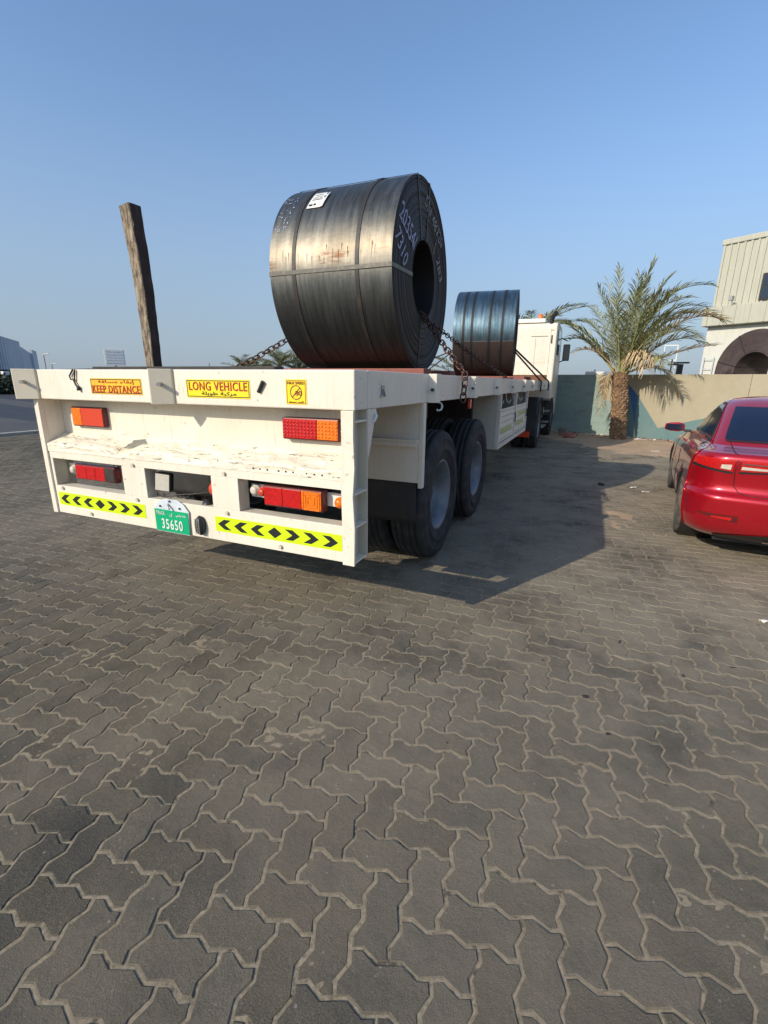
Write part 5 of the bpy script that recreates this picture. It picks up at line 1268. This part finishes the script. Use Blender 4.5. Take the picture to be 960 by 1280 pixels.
def surf(l, s, off=0.):
    """s: 0 front centre .. 1 rear centre down the left side; negative s mirrors"""
    def raw(l, s):
        zr, zf, yr, yf, w_, rr_, rf = lev(l); rr_ = min(rr_, w_*.95); rf = min(rf, w_*.95)
        # segments: front half, front corner, side, rear corner, rear half in fixed s bands
        cv = .10*w_   # crown of nose and tail
        if s < .12: t = s/.12; x = -(w_-rf)*t; y = yf-cv*.7*t*t*0
        elif s < .26: t = (s-.12)/.14*pi/2; x = -(w_-rf)-rf*sin(t); y = yf-rf+rf*cos(t)
        elif s < .74: t = (s-.26)/.48; x = -w_; y = lerp(yf-rf, yr+rr_, t)
        elif s < .88: t = (s-.74)/.14*pi/2; x = -(w_-rr_)-rr_*cos(t); y = yr+rr_-rr_*sin(t)
        else: t = (s-.88)/.12; x = -(w_-rr_)*(1-t); y = yr
        k = (x/w_)**2 if w_ > 0 else 0
        if s > .74: y += .075*k*min(1, w_/.7)
        if s < .26: y -= .16*k*min(1, w_/.7)
        tt = min(1, max(0, (y+1.05)/4.7)); tt = tt*tt*(3-2*tt) if l < 10 else tt
        z = lerp(zr, zf, tt)
        return Vector((x, y, z))
    p = raw(l, s)
    if off:
        e = .02; a = raw(min(l+e*3, len(LV)-1), s)-raw(max(0, l-e*3), s); c_ = raw(l, min(1, s+e*.3))-raw(l, max(0, s-e*.3))
        n_ = c_.cross(a)
        if n_.length > 1e-9:
            n_.normalize()
            if n_.dot(p-Vector((0, p.y*.9+.1, .5))) < 0: n_ = -n_
            p = p+n_*off
    return p
ccols = [i/12*.12 for i in range(6)]
ccols = [0, .04, .08, .12]+[.12+.14*i/8 for i in range(1, 9)]+[.26+.48*i/44 for i in range(1, 45)]+[.74+.14*i/10 for i in range(1, 11)]+[.90, .92, .94, .96, .98, 1.0]
crows = [i/3 for i in range(3*(len(LV)-1)+1)]
bm = bmesh.new(); gridv = []
for l in crows:
    row = [surf(l, s) for s in ccols]; full = row+[Vector((-p.x, p.y, p.z)) for p in reversed(row[1:-1])]
    gridv.append([bm.verts.new(p*CS) for p in full])
n = len(gridv[0])
for i in range(len(gridv)-1):
    for j in range(n): bm.faces.new((gridv[i][j], gridv[i][(j+1) % n], gridv[i+1][(j+1) % n], gridv[i+1][j]))
bm.faces.new(list(reversed(gridv[0]))); bm.faces.new(gridv[-1])
bmesh.ops.recalc_face_normals(bm, faces=bm.faces)
for f in bm.faces: f.smooth = True
me = bpy.data.meshes.new('body'); bm.to_mesh(me); bm.free(); me.materials.append(M['carpaint'])
body = bpy.data.objects.new('body', me); COL.objects.link(body)
cut = MB(); AR = .365*CS
for y in (0, 2.66*CS):
    for s_ in (-1, 1): cut.lathe([(s_*.52*CS, .0005), (s_*.52*CS, AR), (s_*1.2*CS, AR), (s_*1.2*CS, .0005)], 48, 'X', (0, y, .335*CS))
cm = cut.mesh('cut', 'plastic', recalc=True); co_ = bpy.data.objects.new('cut', cm); COL.objects.link(co_)
bo = body.modifiers.new('b', 'BOOLEAN'); bo.object = co_; bo.operation = 'DIFFERENCE'; bo.solver = 'EXACT'; bo.material_mode = 'TRANSFER'
dg = bpy.context.evaluated_depsgraph_get(); nm = bpy.data.meshes.new_from_object(body.evaluated_get(dg))
bpy.data.objects.remove(body); bpy.data.objects.remove(co_); nm.name = 'body'
body = link(nm, 'body', CAR)
def patch(name, mt, l0, l1, s0, s1, off=.004, nl_=10, ns=14, parent=CAR, fn=None, mirror=True, thick=0.):
    b = MB()
    def g_(sg):
        def f_(u, v):
            l, s = (lerp(l0, l1, v), lerp(s0, s1, u)) if fn is None else fn(u, v); p = surf(l, s, off)*CS; return (p.x*sg, p.y, p.z)
        return f_
    span = s1 >= .999 and fn is None
    b.grid(g_(1), ns, nl_)
    if mirror and not span:
        c_ = MB(); c_.grid(g_(-1), ns, nl_); c_.build(name, mt, parent, world=False)
    elif mirror: b.grid(g_(-1), ns, nl_)
    return b.build(name, mt, parent, world=False)
# rear window spans both sides through the centre
patch('rear_window', 'glass_blue', 12.25, 14.75, .825, 1.0, .004, 14, 16)
patch('window_seal', 'plastic', 12.05, 12.22, .83, 1.0, .0045, 2, 16)
# side glass: front door, rear door, quarter with dark frame
def side(y0, y1, l0, l1, slant0=0, slant1=0):
    def fn(u, v):
        l = lerp(l0, l1, v); zr, zf, yr, yf, w_, rr_, rf = lev(l); ya = y0+slant0*v; yb = y1+slant1*v; y = lerp(ya, yb, u)
        t = (y-(yf-rf))/((yr+rr_)-(yf-rf)); t = min(1.02, max(-.02, t)); return l, .26+.48*t
    return fn
patch('window_frame', 'plastic', 0, 0, 0, 0, .003, 8, 24, fn=side(1.75, -.32, 11.9, 15.2, -.70, .62))
patch('front_window', 'glass_dark', 0, 0, 0, 0, .006, 8, 10, fn=side(1.60, .78, 12.15, 14.9, -.58, -.02))
patch('rear_door_window', 'glass_dark', 0, 0, 0, 0, .006, 8, 10, fn=side(.70, -.18, 12.15, 14.9, -.02, .45))
patch('windscreen', 'glass_dark', 12.2, 15.0, 0, .19, .004, 8, 12)
patch('chrome_strip', 'chrome', 0, 0, 0, 0, .007, 2, 24, fn=side(1.78, -.36, 11.75, 11.95, 0, 0))
# tail lamps wrap from the flank across the tail, white bar inside
def lampf(l0a, l0b, l1a, l1b, s0, s1):
    def fn(u, v): return lerp(lerp(l0a, l0b, u), lerp(l1a, l1b, u), v), lerp(s0, s1, u)
    return fn
patch('lamp_housing', 'plastic', 0, 0, 0, 0, .0035, 8, 24, fn=lampf(7.25, 6.85, 8.30, 8.20, .770, .889))
patch('lamp_housing', 'plastic', 0, 0, 0, 0, .0035, 8, 14, fn=lampf(6.9, 7.15, 8.22, 8.05, .897, .962))
patch('tail_lamp', 'redlens', 0, 0, 0, 0, .008, 8, 18, fn=lampf(7.5, 7.05, 8.33, 8.22, .774, .889))
patch('tail_lamp', 'redlens', 0, 0, 0, 0, .008, 8, 10, fn=lampf(7.1, 7.3, 8.25, 8.08, .8975, .958))
patch('lamp_light_bar', 'whitelens', 0, 0, 0, 0, .012, 3, 8, fn=lampf(7.30, 7.22, 7.66, 7.72, .866, .886))
patch('lamp_light_bar', 'whitelens', 0, 0, 0, 0, .012, 3, 10, fn=lampf(7.30, 7.36, 7.60, 7.50, .899, .950))
patch('chrome_trim', 'chrome', 0, 0, 0, 0, .013, 2, 16, fn=lampf(7.82, 7.72, 7.93, 7.83, .899, 1.0))
# number plate and badge in the middle of the boot lid (outside the photograph's frame)
b = MB(); b.box((-.26*CS, -1.003*CS, .70*CS), (.26*CS, -.992*CS, .81*CS)); b.build('number_plate', 'white', CAR, .002, world=False)
# shut lines: boot lid, doors, fuel flap
def line(name, pts, wd=.006, off=.0015, mt='black'):
    b = MB(); Q = [surf(l, s, off)*CS for l, s in pts]
    for sg in (1, -1):
        P_ = [Vector((p.x*sg, p.y, p.z)) for p in Q]
        b.tube(P_, wd/2, 5, caps=False)
    b.build(name, mt, CAR, world=False)
line('boot_gap', [(12.0, .845), (11.4, .850), (10.4, .862), (9.6, .880), (9.2, .888), (8.2, .892), (7, .892), (6, .893), (5.2, .90), (4.8, .915), (4.6, .935), (4.55, 1.0)])
def dl(y, l):
    zr, zf, yr, yf, w_, rr_, rf = lev(l); return .26+.48*(y-(yf-rf))/((yr+rr_)-(yf-rf))
for y in (1.98, .93): line('door_gap', [(l, dl(y, l)) for l in (1.2, 2, 3, 4, 5, 6, 7, 8, 9, 10, 11, 11.6)])
line('door_gap', [(11.6, dl(-.15, 11.6)), (10, dl(-.12, 10)), (8, dl(-.02, 8)), (6, dl(.18, 6)), (4.6, dl(.32, 4.6)), (3.4, dl(.42, 3.4)), (1.6, dl(.5, 1.6)), (1.2, dl(.7, 1.2)), (1.2, dl(1.98, 1.2))])
for y in (1.12, .07):
    P_ = [surf(8.8, dl(y+k*.045, 8.8), .025 if 0 < k < 4 else .002)*CS for k in range(5)]
    b = MB(); b.tube(P_, .010, 8); b.tube([Vector((-p.x, p.y, p.z)) for p in P_], .010, 8); b.build('door_handle', 'carpaint', CAR, world=False)
# bumper: lower black diffuser, reflector slots, crease
patch('diffuser', 'plastic', 0, 0, 0, 0, .006, 4, 16, fn=lampf(.2, .2, .75, 1.75, .865, 1.0))
patch('reflector_slot', 'lamp_body', 0, 0, 0, 0, .003, 4, 10, fn=lampf(2.45, 2.05, 2.55, 2.55, .825, .905))  # shading of the recess painted as a darker red skin
patch('reflector', 'redlens', 0, 0, 0, 0, .009, 3, 8, fn=lampf(2.28, 2.2, 2.42, 2.45, .862, .897))
patch('exhaust_trim', 'chrome', 0, 0, 0, 0, .012, 3, 6, fn=lampf(.35, .35, .75, .75, .945, .985))
b = MB()
for s_ in (-1, 1):
    for y in (0, 2.66*CS):
        b.lathe([(s_*.54*CS, .001), (s_*.54*CS, AR-.004), (s_*.86*CS, AR-.004)], 32, 'X', (0, y, .335*CS))
b.build('wheel_liner', 'plastic', CAR, world=False)
# underbody
b = MB(); b.box((-.62*CS, -.75*CS, .17*CS), (.62*CS, 3.3*CS, .20*CS)); b.build('underbody', 'plastic', CAR, world=False)
# mirrors
for s_ in (-1, 1):
    b = MB(); b.lathe([(-.13, .001), (-.125, .045), (-.06, .07), (.04, .075), (.10, .06), (.115, .03), (.117, .001)], 16, 'X')
    b.v = [(s_*(-.97*CS*-1)*1.0+x*.85, 1.60*CS+(y*.75 if y > 0 else y*.25), 1.015*CS+z*.72) for x, y, z in b.v]
    o = b.build('mirror', 'chrome' if False else 'carpaint', CAR, recalc=True, world=False)
    b = MB(); b.box((s_*.97*CS-.095, 1.60*CS-.0225, 1.015*CS-.036), (s_*.97*CS+.08, 1.60*CS-.0195, 1.015*CS+.036)); b.build('mirror_glass', 'glass_blue', o, .003, world=False)
    b = MB(); b.box((s_*.80*CS-.06, 1.58*CS-.01, .955*CS), (s_*.80*CS+.10*(1 if s_ > 0 else .2), 1.58*CS+.05, .985*CS)); b.build('mirror_stalk', 'plastic', o, .006, world=False)
# antenna fin and roof
b = MB(); b.prism([(0, .45*CS, 1.452*CS), (0, .62*CS, 1.452*CS), (0, .47*CS, 1.50*CS)], (.012, 0, 0)); b.build('antenna_fin', 'carpaint', CAR, .003, world=False)
# wheels
crr = .335*CS; ctm = tyre_mesh(crr, .205*CS, 64, lug=True); M['rubber_dusty'] = mat('dusty_tyre_rubber', (.07, .065, .058), .9, layers=[((.16, .14, .11), 12, .45, .7, None, .7)]); ctm.materials[0] = M['rubber_dusty']
def car_rim():
    b = MB(); r_ = crr*.66; h = .095*CS
    b.lathe([(h*.9, crr*.70), (h*.95, crr*.66), (h*.5, crr*.62), (-h*.8, crr*.60)], 40, 'X')
    for k in range(5):
        m_ = Matrix.Rotation(2*pi*k/5, 4, 'X')
        b.add([m_ @ Vector(v) for v in [(h*.7, .02, .035), (h*.7, .02, -.035), (h*.85, r_, -.022), (h*.85, r_, .022), (h*.2, .02, .035), (h*.2, .02, -.035), (h*.35, r_, -.022), (h*.35, r_, .022)]], [(0, 1, 2, 3), (0, 3, 7, 4), (1, 5, 6, 2), (4, 7, 6, 5)])
    b.lathe([(h*.2, .05), (h*.75, .045), (h*.8, .001)], 16, 'X'); b.lathe([(0, .001), (0, crr*.45)], 24, 'X'); return b.mesh('rim', 'galv', recalc=True)
crm = car_rim()
for y in (0, 2.66*CS):
    for s_ in (-1, 1):
        w_ = link(ctm, 'wheel', CAR, (s_*.79*CS, y, crr-.004), (R.uniform(0, 3), 0, 0 if s_ > 0 else pi)); link(crm, 'rim', w_)
